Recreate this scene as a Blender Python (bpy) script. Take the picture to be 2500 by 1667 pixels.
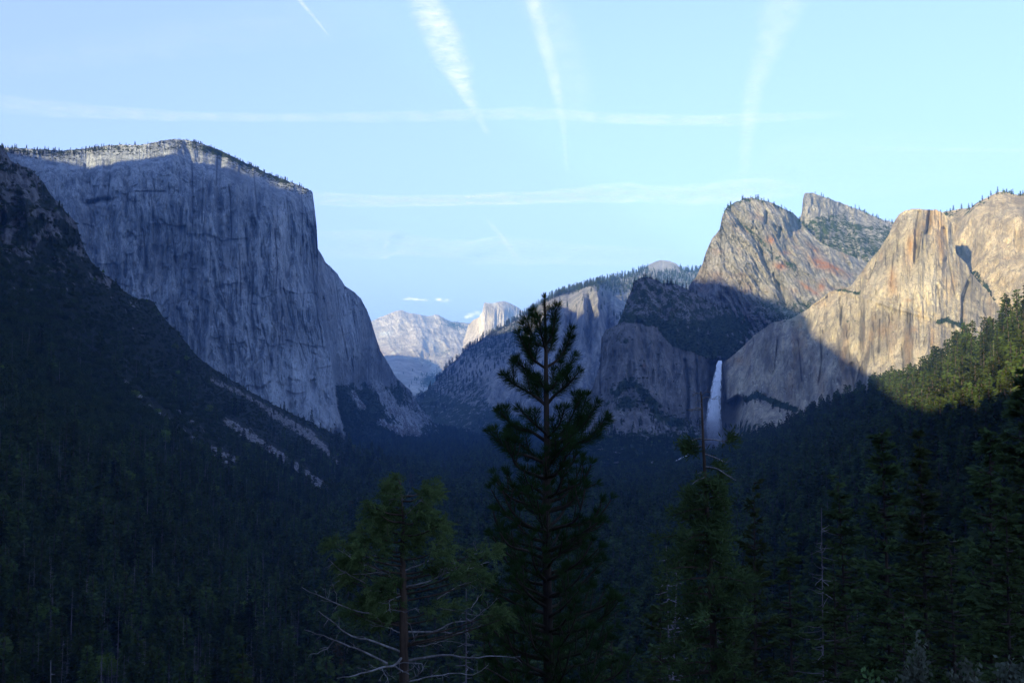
import bpy, math, random
import numpy as np
from mathutils import Vector
C = bpy.context.scene.collection
scn = bpy.context.scene
for o in list(bpy.data.objects): bpy.data.objects.remove(o)
R = math.radians
# ------------------------------------------------------------------ camera
F = 2569.0; CX, CY = 1250.0, 833.5
PITCH = math.atan((995 - CY) / F)
cam_d = bpy.data.cameras.new('camera'); cam = bpy.data.objects.new('camera', cam_d); C.objects.link(cam)
cam_d.sensor_width = 36; cam_d.lens = 36 * F / 2500; cam_d.clip_start = 0.3; cam_d.clip_end = 200000
cam.location = (0, 0, 0); cam.rotation_euler = (math.pi / 2 + PITCH, 0, 0)
scn.camera = cam
# ------------------------------------------------------------------ light
SUN_EL = R(9.0); SUN_AZ = R(34.0)                      # low sun behind and to the left of the viewpoint
world = bpy.data.worlds.new('World'); scn.world = world; world.use_nodes = True
nt = world.node_tree; nt.nodes.clear()
sky = nt.nodes.new('ShaderNodeTexSky'); sky.sky_type = 'NISHITA'; sky.sun_disc = False
sky.sun_elevation = SUN_EL; sky.sun_rotation = math.pi + SUN_AZ
sky.altitude = 1300; sky.air_density = 1.0; sky.dust_density = 0.0; sky.ozone_density = 4.0
tint = nt.nodes.new('ShaderNodeMix'); tint.data_type = 'RGBA'; tint.blend_type = 'MULTIPLY'
tint.inputs[0].default_value = 1.0; tint.inputs[7].default_value = (1.16, 0.94, 1.07, 1)
bg = nt.nodes.new('ShaderNodeBackground'); bg.inputs[1].default_value = 0.15
wo = nt.nodes.new('ShaderNodeOutputWorld')
nt.links.new(sky.outputs[0], tint.inputs[6]); veil = nt.nodes.new('ShaderNodeMix'); veil.data_type = 'RGBA'; veil.inputs[0].default_value = 0.55      # pale colour mixed into the sky to even its gradient, stronger towards the horizon
tcw = nt.nodes.new('ShaderNodeTexCoord'); sep = nt.nodes.new('ShaderNodeSeparateXYZ'); nt.links.new(tcw.outputs['Generated'], sep.inputs[0])
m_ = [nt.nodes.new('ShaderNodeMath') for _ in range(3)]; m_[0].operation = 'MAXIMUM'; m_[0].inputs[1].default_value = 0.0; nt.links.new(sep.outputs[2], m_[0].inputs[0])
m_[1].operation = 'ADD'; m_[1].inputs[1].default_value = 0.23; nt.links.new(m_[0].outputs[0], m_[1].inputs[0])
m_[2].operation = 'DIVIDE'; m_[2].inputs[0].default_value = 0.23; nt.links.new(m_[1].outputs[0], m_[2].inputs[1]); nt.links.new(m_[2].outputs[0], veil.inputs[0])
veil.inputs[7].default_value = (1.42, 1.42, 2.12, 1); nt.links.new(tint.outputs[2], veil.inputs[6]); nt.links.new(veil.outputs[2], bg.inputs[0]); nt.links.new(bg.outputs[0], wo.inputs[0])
sd = bpy.data.lights.new('sun', 'SUN'); sd.energy = 5.0; sd.angle = R(0.5); sd.color = (1.0, 0.85, 0.50)
sun = bpy.data.objects.new('sun', sd); C.objects.link(sun)
LDIR = Vector((math.sin(SUN_AZ) * math.cos(SUN_EL), math.cos(SUN_AZ) * math.cos(SUN_EL), -math.sin(SUN_EL)))
sun.rotation_euler = LDIR.to_track_quat('-Z', 'Y').to_euler()
scn.view_settings.view_transform = 'Standard'; scn.view_settings.look = 'None'
scn.view_settings.exposure = 1.95; scn.view_settings.gamma = 1.0
cy = scn.cycles
scn.render.engine = 'CYCLES'
cy.max_bounces = 4; cy.diffuse_bounces = 2; cy.glossy_bounces = 1; cy.transmission_bounces = 2
cy.transparent_max_bounces = 12; cy.volume_bounces = 0; cy.use_denoising = True
cy.sample_clamp_indirect = 4; cy.caustics_reflective = False; cy.caustics_refractive = False

# ------------------------------------------------------------------ helpers
def ray(px, py):
    px = np.asarray(px, float); py = np.asarray(py, float)
    x = (px - CX) / F; z0 = -(py - CY) / F
    c, s = math.cos(PITCH), math.sin(PITCH)
    y = c - z0 * s; z = s + z0 * c
    return x, y, z
def P(px, py, D):
    x, y, z = ray(px, py); h = np.sqrt(x * x + y * y)
    return np.stack([x / h * D, y / h * D, z / h * D], -1)
def proj(p):
    p = np.asarray(p, float); c, s = math.cos(PITCH), math.sin(PITCH)
    d = p[..., 1] * c + p[..., 2] * s; u = -p[..., 1] * s + p[..., 2] * c
    return CX + F * p[..., 0] / d, CY - F * u / d
def hash2(ix, iy, seed):
    h = (ix.astype(np.int64) * 374761393 + iy.astype(np.int64) * 668265263 + seed * 1442695041) & 0xffffffff
    h = ((h ^ (h >> 13)) * 1274126177) & 0xffffffff
    return ((h ^ (h >> 16)) & 0xffff) / 65535.0
def noise(x, y, seed=0):
    x = np.asarray(x, float); y = np.asarray(y, float)
    ix = np.floor(x).astype(np.int64); iy = np.floor(y).astype(np.int64); fx = x - ix; fy = y - iy
    u = fx * fx * fx * (fx * (fx * 6 - 15) + 10); v = fy * fy * fy * (fy * (fy * 6 - 15) + 10)
    def g(dx, dy):
        a = hash2(ix + dx, iy + dy, seed) * 6.28318
        return np.cos(a) * (fx - dx) + np.sin(a) * (fy - dy)
    return ((g(0, 0) * (1 - u) + g(1, 0) * u) * (1 - v) + (g(0, 1) * (1 - u) + g(1, 1) * u) * v) * 1.5
def fbm(x, y, oct=4, seed=0, gain=0.5, lac=2.03, ridged=False):
    t = 0; a = 1; n = 0
    for i in range(oct):
        v = noise(x, y, seed + i * 17)
        if ridged: v = 1 - 2 * np.abs(v) * 1.4
        t = t + a * v; n += a; a *= gain; x = x * lac + 3.7; y = y * lac + 1.3
    return t / n
def sstep(a, b, x):
    t = np.clip((x - a) / (b - a), 0, 1); return t * t * (3 - 2 * t)
def rbf(ctrl):
    c = np.array(ctrl, float); q = c[:, :2] / 500.0; w = np.log(c[:, 2]); n = len(c)
    A = np.zeros((n + 3, n + 3)); d = np.linalg.norm(q[:, None] - q[None], axis=-1)
    A[:n, :n] = d; A[:n, n] = 1; A[:n, n + 1:] = q; A[n, :n] = 1; A[n + 1:, :n] = q.T
    sol = np.linalg.solve(A + np.eye(n + 3) * 1e-9, np.concatenate([w, [0, 0, 0]]))
    def f(px, py):
        x = px / 500.0; y = py / 500.0; r = sol[n] + sol[n + 1] * x + sol[n + 2] * y
        for i in range(n): r = r + sol[i] * np.sqrt((x - q[i, 0]) ** 2 + (y - q[i, 1]) ** 2 + 0.0004)
        return np.exp(r)
    return f
def pdist(px, py, pts):
    best = np.full(px.shape, 1e9)
    for (x0, y0), (x1, y1) in zip(pts[:-1], pts[1:]):
        dx, dy = x1 - x0, y1 - y0; t = np.clip(((px - x0) * dx + (py - y0) * dy) / (dx * dx + dy * dy), 0, 1)
        best = np.minimum(best, np.hypot(px - x0 - t * dx, py - y0 - t * dy))
    return best
def blob(px, py, x, y, rx, ry, rot=0):
    c, s = math.cos(R(rot)), math.sin(R(rot)); dx = px - x; dy = py - y
    return np.exp(-(((dx * c + dy * s) / rx) ** 2 + ((-dx * s + dy * c) / ry) ** 2))
def mesh_np(name, V, Fc, smooth=False, mat=None):
    V = np.asarray(V, np.float32); Fc = np.asarray(Fc, np.int32); k = Fc.shape[1]; n = len(Fc)
    m = bpy.data.meshes.new(name); m.vertices.add(len(V)); m.vertices.foreach_set('co', V.ravel())
    m.loops.add(n * k); m.loops.foreach_set('vertex_index', Fc.ravel())
    m.polygons.add(n); m.polygons.foreach_set('loop_start', np.arange(0, n * k, k, dtype=np.int32))
    m.polygons.foreach_set('loop_total', np.full(n, k, np.int32))
    m.polygons.foreach_set('use_smooth', np.full(n, smooth, bool))
    m.update(calc_edges=True)
    if mat: m.materials.append(mat)
    return m
def attr(m, name, vals):
    a = m.attributes.new(name, 'FLOAT', 'POINT'); a.data.foreach_set('value', np.asarray(vals, np.float32).ravel())
def link(name, data, parent=None, loc=None, **props):
    o = bpy.data.objects.new(name, data); C.objects.link(o)
    if parent: o.parent = parent
    if loc is not None: o.location = loc
    for k, v in props.items(): o[k] = v
    return o

# ------------------------------------------------------------------ materials
class NB:
    def __init__(s, name):
        s.m = bpy.data.materials.new(name); s.m.use_nodes = True; s.t = s.m.node_tree; s.t.nodes.clear()
        s.out = s.t.nodes.new('ShaderNodeOutputMaterial')
    def n(s, typ, **kw):
        nd = s.t.nodes.new(typ)
        for k, v in kw.items(): setattr(nd, k, v)
        return nd
    def l(s, a, b): s.t.links.new(a, b)
    def set(s, sock, v):
        if hasattr(v, 'is_linked') or isinstance(v, bpy.types.NodeSocket): s.l(v, sock)
        elif isinstance(v, (tuple, list)) and len(v) == 3 and sock.type == 'RGBA': sock.default_value = (*v, 1)
        else: sock.default_value = v
    def math(s, op, a, b=0.0, c=None, clamp=False):
        nd = s.n('ShaderNodeMath', operation=op, use_clamp=clamp); s.set(nd.inputs[0], a); s.set(nd.inputs[1], b)
        if c is not None: s.set(nd.inputs[2], c)
        return nd.outputs[0]
    def mix(s, f, a, b, blend='MIX'):
        nd = s.n('ShaderNodeMix', data_type='RGBA', blend_type=blend); s.set(nd.inputs[0], f); s.set(nd.inputs[6], a); s.set(nd.inputs[7], b)
        return nd.outputs[2]
    def attr(s, name): return s.n('ShaderNodeAttribute', attribute_name=name).outputs['Fac']
    def pos(s): return s.n('ShaderNodeNewGeometry').outputs['Position']
    def noise(s, vec, sc, scale=(1, 1, 1), detail=5, rough=0.55, dist=0.0):
        mp = s.n('ShaderNodeMapping'); mp.inputs['Scale'].default_value = scale; s.l(vec, mp.inputs[0])
        nd = s.n('ShaderNodeTexNoise'); s.l(mp.outputs[0], nd.inputs['Vector'])
        nd.inputs['Scale'].default_value = sc; nd.inputs['Detail'].default_value = detail
        nd.inputs['Roughness'].default_value = rough; nd.inputs['Distortion'].default_value = dist
        return nd.outputs['Fac']
    def ramp(s, f, lo, hi):
        nd = s.n('ShaderNodeMapRange', interpolation_type='SMOOTHSTEP'); s.set(nd.inputs[0], f)
        nd.inputs[1].default_value = lo; nd.inputs[2].default_value = hi
        return nd.outputs[0]
    def bsdf(s, col, rough=0.9, normal=None, spec=0.2):
        b = s.n('ShaderNodeBsdfPrincipled'); s.set(b.inputs['Base Color'], col); s.set(b.inputs['Roughness'], rough)
        b.inputs['Specular IOR Level'].default_value = spec
        if normal is not None: s.l(normal, b.inputs['Normal'])
        s.l(b.outputs[0], s.out.inputs[0]); return b
    def bump(s, h, strength, dist, normal=None):
        b = s.n('ShaderNodeBump'); s.set(b.inputs['Height'], h); b.inputs['Strength'].default_value = strength
        b.inputs['Distance'].default_value = dist
        if normal is not None: s.l(normal, b.inputs['Normal'])
        return b.outputs[0]

def rock_material(name, light, dark, sx=1/35., warm=(0.42, 0.27, 0.13), veg_col=((0.022, 0.036, 0.012), (0.05, 0.075, 0.022)), scale=1.0, vs=0.09):
    b = NB(name); p = b.pos()
    streak = b.noise(p, sx / scale, (1, 1, vs), 6, 0.6, 0.3)
    fine = b.noise(p, sx * 4 / scale, (1, 1, vs * 1.6), 5, 0.65)
    patch = b.noise(p, 0.004 / scale, (1, 1, 0.6), 5, 0.6, 0.8)
    grit = b.noise(p, 0.16 / scale, (1, 1, 0.7), 4, 0.7)
    col = b.mix(b.ramp(streak, 0.41, 0.58), dark, light)
    col = b.mix(b.math('MULTIPLY', b.ramp(fine, 0.56, 0.62), 0.55), col, tuple(min(1, c * 1.45) for c in light))
    col = b.mix(b.math('MULTIPLY', b.ramp(patch, 0.48, 0.62), 0.55), col, tuple(c * 0.75 for c in dark))
    col = b.mix(b.math('MULTIPLY', b.ramp(grit, 0.55, 0.70), 0.45), col, tuple(c * 0.55 for c in dark))
    col = b.mix(b.math('MULTIPLY', b.attr('pale'), 0.75, clamp=True), col, tuple(min(1, c * 1.35) for c in light))
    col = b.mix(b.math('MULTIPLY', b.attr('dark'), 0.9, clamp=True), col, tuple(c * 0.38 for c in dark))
    crk = b.noise(p, sx * 1.1 / scale, (1, 1, vs * 1.3), 7, 0.62, 0.8)
    line = b.math('SUBTRACT', 1.0, b.ramp(b.math('ABSOLUTE', b.math('SUBTRACT', crk, 0.5)), 0.004, 0.016))
    col = b.mix(b.math('MULTIPLY', line, 0.65), col, tuple(c * 0.35 for c in dark))
    thin = b.noise(p, sx * 9 / scale, (1, 1, vs * .8), 4, 0.7)
    col = b.mix(b.math('MULTIPLY', b.ramp(thin, 0.55, 0.62), 0.5), col, tuple(c * 0.6 for c in dark))
    st = b.math('MULTIPLY', b.attr('stain'), b.math('ADD', b.math('MULTIPLY', b.ramp(streak, 0.35, 0.65), 0.9), 0.35), clamp=True)
    col = b.mix(st, col, warm)
    vn = b.noise(p, 0.045 / scale, (1, 1, 1), 6, 0.75)
    vm = b.ramp(b.math('ADD', b.attr('veg'), b.math('MULTIPLY', b.math('SUBTRACT', vn, 0.5), 2.6)), 0.42, 0.62)
    vc = b.mix(b.ramp(b.noise(p, 0.09 / scale, (1, 1, 1), 5, 0.7), 0.35, 0.65), veg_col[0], veg_col[1])
    col = b.mix(vm, col, vc)
    hh = b.math('ADD', b.math('MULTIPLY', b.noise(p, 0.05 / scale, (1, 1, 0.35), 8, 0.68, 0.4), 1.0), b.math('MULTIPLY', vm, 0.12))
    nrm = b.bump(hh, 1.0, 34 * scale)
    nrm = b.bump(b.noise(p, 0.25 / scale, (1, 1, 0.4), 5, 0.7), 0.9, 6 * scale, nrm)
    b.bsdf(col, 0.92, nrm, 0.15)
    return b.m

def leaf_material(name, c1, c2, var=0.25, sc=0.5, trans=0.25):
    b = NB(name); oi = b.n('ShaderNodeObjectInfo'); p = b.pos()
    f = b.noise(p, sc, (1, 1, 1), 3, 0.7)
    col = b.mix(b.ramp(f, 0.3, 0.7), c1, c2)
    hs = b.n('ShaderNodeHueSaturation'); b.l(col, hs.inputs['Color'])
    b.set(hs.inputs['Hue'], b.math('ADD', 0.5 - 0.02, b.math('MULTIPLY', oi.outputs['Random'], 0.04)))
    b.set(hs.inputs['Value'], b.math('ADD', 1 - var, b.math('MULTIPLY', oi.outputs['Random'], 2 * var)))
    d = b.n('ShaderNodeBsdfDiffuse'); t = b.n('ShaderNodeBsdfTranslucent')
    b.l(hs.outputs[0], d.inputs[0]); b.l(hs.outputs[0], t.inputs[0])
    mx = b.n('ShaderNodeMixShader'); mx.inputs[0].default_value = trans
    b.l(d.outputs[0], mx.inputs[1]); b.l(t.outputs[0], mx.inputs[2]); b.l(mx.outputs[0], b.out.inputs[0])
    return b.m
def bark_material(name, c1, c2, sc=6.0):
    b = NB(name); p = b.pos()
    f = b.noise(p, sc, (1, 1, 0.15), 6, 0.7, 0.5); g = b.noise(p, sc * 0.3, (1, 1, 1), 3, 0.6)
    col = b.mix(b.ramp(f, 0.35, 0.65), c1, c2); col = b.mix(b.math('MULTIPLY', b.ramp(g, 0.45, 0.65), 0.5), col, tuple(x * 0.5 for x in c1))
    b.bsdf(col, 0.9, b.bump(f, 0.8, 0.03)); return b.m

M_cap = rock_material('granite_great_wall', (0.49, 0.53, 0.535), (0.26, 0.29, 0.305))
M_cath = rock_material('granite_brown_grey', (0.46, 0.43, 0.385), (0.26, 0.245, 0.225), warm=(0.40, 0.18, 0.09), veg_col=((0.032, 0.050, 0.017), (0.070, 0.095, 0.034)))
M_tower = rock_material('granite_cream', (0.76, 0.64, 0.44), (0.45, 0.385, 0.30), warm=(0.55, 0.29, 0.10))
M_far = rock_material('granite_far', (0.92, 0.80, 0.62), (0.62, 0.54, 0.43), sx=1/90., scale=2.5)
M_ridge = rock_material('granite_ridge', (0.46, 0.445, 0.40), (0.27, 0.27, 0.265), sx=1/45., scale=1.5)
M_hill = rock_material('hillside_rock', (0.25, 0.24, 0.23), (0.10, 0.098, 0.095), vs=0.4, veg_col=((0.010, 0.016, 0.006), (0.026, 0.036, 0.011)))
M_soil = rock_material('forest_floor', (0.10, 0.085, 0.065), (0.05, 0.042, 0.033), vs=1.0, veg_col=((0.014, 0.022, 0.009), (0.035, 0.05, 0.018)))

# ------------------------------------------------------------------ relief terrain
MASS = {}
def relief(name, top, bot, ctrl, step, nv, mat, sculpt=None, jag=(3.0, 14.0), back=(60, 250, 600), drop=(8, 160, 500), vpow=1.0, masks=None, seed=1, label=None):
    top = np.array(top, float); bot = np.array(bot, float)
    px = np.arange(top[0, 0], top[-1, 0] + step * .5, step); n = len(px)
    ty = np.interp(px, top[:, 0], top[:, 1]); by = np.interp(px, bot[:, 0], bot[:, 1])
    ty = ty + jag[0] * fbm(px / jag[1], px * 0 + seed, 4, seed, 0.6)
    v = np.linspace(0, 1, nv) ** vpow
    PX = np.repeat(px[None], nv, 0); PY = ty[None] + (by - ty)[None] * v[:, None]
    D = rbf(ctrl)(PX, PY)
    if sculpt: D = sculpt(PX, PY, D)
    pos = P(PX, PY, D)
    hd = pos[0, :, :2] / np.linalg.norm(pos[0, :, :2], axis=1)[:, None]
    rows = []
    for L, dz in list(zip(back, drop))[::-1]:
        r = pos[0].copy(); r[:, :2] += hd * L; r[:, 2] -= dz; rows.append(r)
    nb = len(rows); allp = np.concatenate([np.stack(rows), pos]); nr = nb + nv
    idx = np.arange(nr * n).reshape(nr, n)
    Fc = np.stack([idx[:-1, :-1], idx[1:, :-1], idx[1:, 1:], idx[:-1, 1:]], -1).reshape(-1, 4)
    m = mesh_np(name, allp.reshape(-1, 3), Fc, True, mat)
    mk = masks(PX, PY, D, pos) if masks else {}
    for k in ('veg', 'stain', 'pale', 'dark'):
        a = np.zeros((nr, n)); 
        if k in mk: a[nb:] = mk[k]; a[:nb] = mk[k][0][None]
        attr(m, k, a)
    o = link(name, m, kind='structure')
    if label: o['label'] = label[0]; o['category'] = label[1]
    MASS[name] = dict(PX=PX, PY=PY, D=D, pos=pos, top=ty, px=px)
    return o
def am(PX, PY, D0): return (PX - CX) / F * D0, -(PY - 995) / F * D0      # metres across / up

# far snowy dome and ridge --------------------------------------------------
def sc_far(PX, PY, D):
    a, b = am(PX, PY, 14000)
    D = D - 420 * fbm(a / 900 + b / 1500, b / 1400 - a / 3000, 5, 3, 0.5, ridged=True)
    D = D - 160 * fbm(a / 260 + b / 420, b / 500, 4, 8)
    return D
def mk_far(PX, PY, D, pos):
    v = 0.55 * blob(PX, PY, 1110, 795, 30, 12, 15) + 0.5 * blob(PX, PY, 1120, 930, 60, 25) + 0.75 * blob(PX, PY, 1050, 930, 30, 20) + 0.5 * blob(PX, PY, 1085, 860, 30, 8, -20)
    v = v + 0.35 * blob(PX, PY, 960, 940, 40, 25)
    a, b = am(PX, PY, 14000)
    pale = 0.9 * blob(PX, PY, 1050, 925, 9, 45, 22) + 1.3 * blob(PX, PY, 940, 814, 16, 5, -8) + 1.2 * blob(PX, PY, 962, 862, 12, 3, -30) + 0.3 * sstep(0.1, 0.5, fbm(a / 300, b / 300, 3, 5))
    return dict(veg=v, pale=pale)
relief('mountain', [(880, 800), (906, 785), (925, 775), (944, 768), (967, 759), (983, 757), (998, 764), (1021, 767), (1044, 772), (1060, 769), (1071, 768), (1084, 777), (1101, 785), (1143, 789), (1200, 800), (1260, 820)],
       [(880, 1060), (1260, 1060)],
       [(880, 800, 17000), (983, 757, 17500), (1143, 789, 17500), (1260, 820, 17500), (940, 830, 15800), (1040, 840, 15200), (1040, 900, 13500), (1130, 850, 15000), (930, 890, 13500), (1000, 960, 10500), (1100, 900, 12800), (1200, 900, 12500), (1100, 960, 10300), (900, 1060, 9500), (1250, 1060, 9500)],
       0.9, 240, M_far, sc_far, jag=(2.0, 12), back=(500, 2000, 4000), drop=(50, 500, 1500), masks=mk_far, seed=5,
       label=('pale bare granite peak far up the valley, left of the dome', 'mountain'))
def sc_hd(PX, PY, D):
    a, b = am(PX, PY, 13000)
    face = sstep(1180, 1192, PX) * (1 - sstep(1212, 1222, PX)) * sstep(738, 748, PY)
    D = D + 18 * face
    D = D - 35 * fbm(a / 90, b / 700, 4, 13, ridged=True) * sstep(742, 765, PY)
    return D - 40 * fbm(a / 200, b / 250, 4, 21)
relief('dome', [(1130, 832), (1134, 825), (1143, 795), (1155, 781), (1170, 774), (1178, 760), (1181, 742), (1184, 738), (1195, 740), (1205, 740), (1216, 737), (1228, 735), (1238, 737), (1247, 741), (1262, 749), (1272, 756), (1290, 770), (1330, 810)],
       [(1130, 850), (1180, 880), (1330, 900)],
       [(1130, 832, 13300), (1143, 800, 13200), (1182, 745, 13100), (1228, 735, 13500), (1272, 756, 13700), (1330, 810, 13800), (1195, 790, 12900), (1225, 760, 13200), (1160, 840, 12600), (1150, 850, 12500), (1250, 860, 12800), (1330, 900, 12900), (1180, 880, 12500)],
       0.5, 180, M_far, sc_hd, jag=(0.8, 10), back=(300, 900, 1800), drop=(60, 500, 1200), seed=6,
       masks=lambda X, Y, D, p: dict(pale=1.0 * blob(X, Y, 1200, 741, 12, 2), dark=0.45 * sstep(1186, 1190, X) * (1 - sstep(1204, 1208, X)) * sstep(744, 750, Y) * (1 - sstep(800, 830, Y))),
       label=('sheer half-round granite dome on the far skyline', 'dome'))
# wooded ridge with sunlit buttresses --------------------------------------
def sc_ridge(PX, PY, D):
    a, b = am(PX, PY, 5500)
    k = sstep(1290, 1330, PX) * sstep(0, 14, PY - np.interp(PX, [1290, 1340, 1400, 1450, 1500, 1560], [768, 725, 705, 695, 715, 705]))
    xs = [1318, 1334, 1350, 1372, 1392, 1424, 1437, 1460, 1482, 1500, 1530, 1560]; off = [60, -80, -120, -60, 170, -220, -70, -290, 170, -90, -20, 0]
    wob = 5 * fbm(PY / 30, PX * 0 + 3, 3, 2) + (PY - 740) * 0.05
    o = np.interp(PX - wob, xs, off)
    D = D + k * o * (1 - 0.65 * sstep(780, 860, PY))
    D = D - k * 60 * fbm(a / 60, b / 350, 5, 31, ridged=True)
    D = D - 110 * fbm(a / 320 + b / 500, b / 600, 4, 33) - 25 * fbm(a / 50, b / 60, 4, 35)
    D = D - (1 - k) * 30 * fbm(a / 25, b / 25, 3, 36)
    return D
def mk_ridge(PX, PY, D, pos):
    edge = np.interp(PX, [1000, 1290, 1340, 1400, 1450, 1500, 1560, 1750], [700, 768, 725, 705, 695, 715, 705, 690])
    v = 0.42 * (1 - sstep(-4, 10, PY - edge))
    v = np.maximum(v, 0.56 * (1 - sstep(0, 60, PX - np.interp(PY, [700, 850, 900, 1000, 1060], [1330, 1240, 1180, 1160, 1600]))))
    v = np.maximum(v, 0.75 * sstep(0, 40, PY - np.interp(PX, [1000, 1140, 1200, 1300, 1350, 1500], [900, 955, 965, 1000, 1030, 1040])))
    v = v * (1 - blob(PX, PY, 1615, 652, 46, 20)) - 0.5 * blob(PX, PY, 1185, 900, 70, 22) - 0.35 * blob(PX, PY, 1600, 690, 60, 14)
    pale = 1.2 * np.exp(-(pdist(PX, PY, [(1448, 790), (1468, 832), (1440, 880), (1420, 925), (1405, 960)]) / 4.5) ** 2) + 0.6 * np.exp(-(pdist(PX, PY, [(1410, 860), (1440, 868)]) / 4) ** 2) + blob(PX, PY, 1615, 650, 40, 14) * 1.1
    return dict(veg=v, pale=pale, dark=0.5 * blob(PX, PY, 1468, 740, 7, 35))  # dark: shade in the gap between buttresses, painted into the rock
relief('ridge', [(1000, 985), (1015, 972), (1052, 944), (1075, 912), (1098, 890), (1117, 874), (1136, 853), (1159, 840), (1186, 821), (1212, 804), (1251, 784), (1289, 761), (1327, 736), (1365, 716), (1404, 706), (1442, 692), (1499, 680), (1545, 667), (1567, 659), (1591, 642), (1612, 635), (1633, 637), (1651, 644), (1666, 658), (1686, 661), (1714, 657), (1780, 655)],
       [(1000, 1090), (1780, 1090)],
       [(1000, 985, 6400), (1100, 890, 6900), (1212, 804, 7300), (1300, 755, 7300), (1400, 704, 7000), (1499, 678, 7400), (1612, 634, 8300), (1700, 655, 8300), (1780, 655, 8300), (1600, 670, 7200), (1600, 730, 6300), (1330, 745, 5900), (1400, 725, 5500), (1450, 700, 5600), (1440, 770, 5200), (1400, 860, 4900), (1350, 930, 4800), (1200, 880, 5900), (1150, 950, 5800), (1060, 1010, 5900), (1250, 1000, 5200), (1420, 1000, 4500), (1550, 900, 5000), (1050, 1090, 5400), (1250, 1090, 4900), (1450, 1090, 4200), (1780, 1090, 4500), (1780, 800, 6000)],
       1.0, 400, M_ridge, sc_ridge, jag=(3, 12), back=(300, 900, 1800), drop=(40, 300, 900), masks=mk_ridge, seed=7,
       label=('long wooded ridge with vertical buttresses catching the sun', 'ridge'))
CRK_CAP = [[(534, 670), (536, 702), (550, 736)], [(577, 708), (578, 763)], [(492, 632), (492, 683)], [(515, 600), (513, 676)], [(584, 600), (587, 676), (586, 747)], [(445, 657), (440, 697)], [(619, 651), (614, 740)], [(649, 676), (640, 715)], [(532, 376), (528, 453)], [(444, 346), (455, 376)], [(497, 434), (494, 545)], [(620, 426), (628, 530)], [(368, 476), (374, 540)], [(329, 468), (402, 468)],
    [(671, 560), (676, 640), (672, 700)], [(700, 480), (706, 560)], [(735, 470), (740, 600), (742, 690)], [(560, 460), (566, 560), (560, 640)], [(600, 560), (606, 650)], [(468, 400), (470, 520), (464, 640)], [(420, 560), (428, 640)], [(350, 560), (356, 650)], [(690, 700), (712, 780), (748, 880)], [(640, 800), (668, 900)], [(600, 800), (616, 880)], [(760, 620), (770, 740), (790, 860)], [(520, 760), (540, 850)], [(270, 430), (262, 500)], [(820, 700), (832, 790), (850, 880)], [(860, 760), (876, 850)]]
# the great wall on the left -----------------------------------------------
def rim_band(PX, PY):
    return PY - np.interp(PX, [0, 150, 250, 344, 421, 459, 536, 612, 689, 765], [357, 367, 355, 352, 339, 341, 365, 401, 434, 468])
def sc_cap(PX, PY, D):
    a, b = am(PX, PY, 3500); rb = rim_band(PX, PY); w = sstep(25, 75, rb)
    wa = a + 18 * fbm(a / 120, b / 160, 3, 51) 
    D = D - (12 + 28 * w) * fbm(wa / 65, b / 520, 5, 41, 0.55, ridged=True)
    D = D - 45 * fbm(a / 260, b / 420, 3, 44) - 9 * fbm(a / 22, b / 40, 5, 45, 0.6) - w * 7 * fbm(wa / 14, b / 160, 4, 47)
    # arching flakes and roofs
    st = fbm(a / 260 + .3, b / 150, 4, 48); D = D - 9 * sstep(0.04, 0.07, st) * w - 7 * sstep(0.22, 0.25, fbm(a / 90, b / 200, 4, 49)) * w
    D = D - w * 7 * np.tanh(10 * fbm(wa / 55, b / 150, 4, 52, 0.6)) - w * 4 * np.tanh(9 * fbm(wa / 26, b / 60, 3, 53, 0.6))
    D = D + 45 * np.exp(-(pdist(PX, PY, [(215, 497), (240, 490), (265, 488)]) / 6) ** 2)
    D = D + 18 * np.exp(-(pdist(PX, PY, [(150, 440), (150, 500)]) / 10) ** 2)
    for pts, amp, wd in [([(540, 380), (532, 470), (540, 700)], 40, 9), ([(300, 420), (305, 560)], 14, 8), ([(640, 440), (625, 560), (650, 700)], 22, 6), ([(455, 350), (470, 420), (462, 540)], 20, 8), ([(520, 640), (530, 720), (575, 800)], 16, 5), ([(700, 720), (740, 800), (770, 960)], 20, 7)]:
        D = D + amp * np.exp(-(pdist(PX, PY, pts) / wd) ** 2)
    for pts in CRK_CAP: D = D + 9 * w * np.exp(-(pdist(PX, PY, [(x + 1.5 * math.sin(y / 9.0), y) for x, y in pts]) / 2.2) ** 2)
    # right of the prow: deep brushy recess
    edge = np.interp(PY, [465, 610, 700, 800, 880, 940, 1000, 1060], [768, 768, 772, 790, 806, 812, 822, 838])
    r = sstep(0, 14, PX - edge); D = D + r * np.interp(PY, [600, 700, 850, 935, 1000, 1075], [0, 30, 130, 330, 420, 300])
    return D
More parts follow.
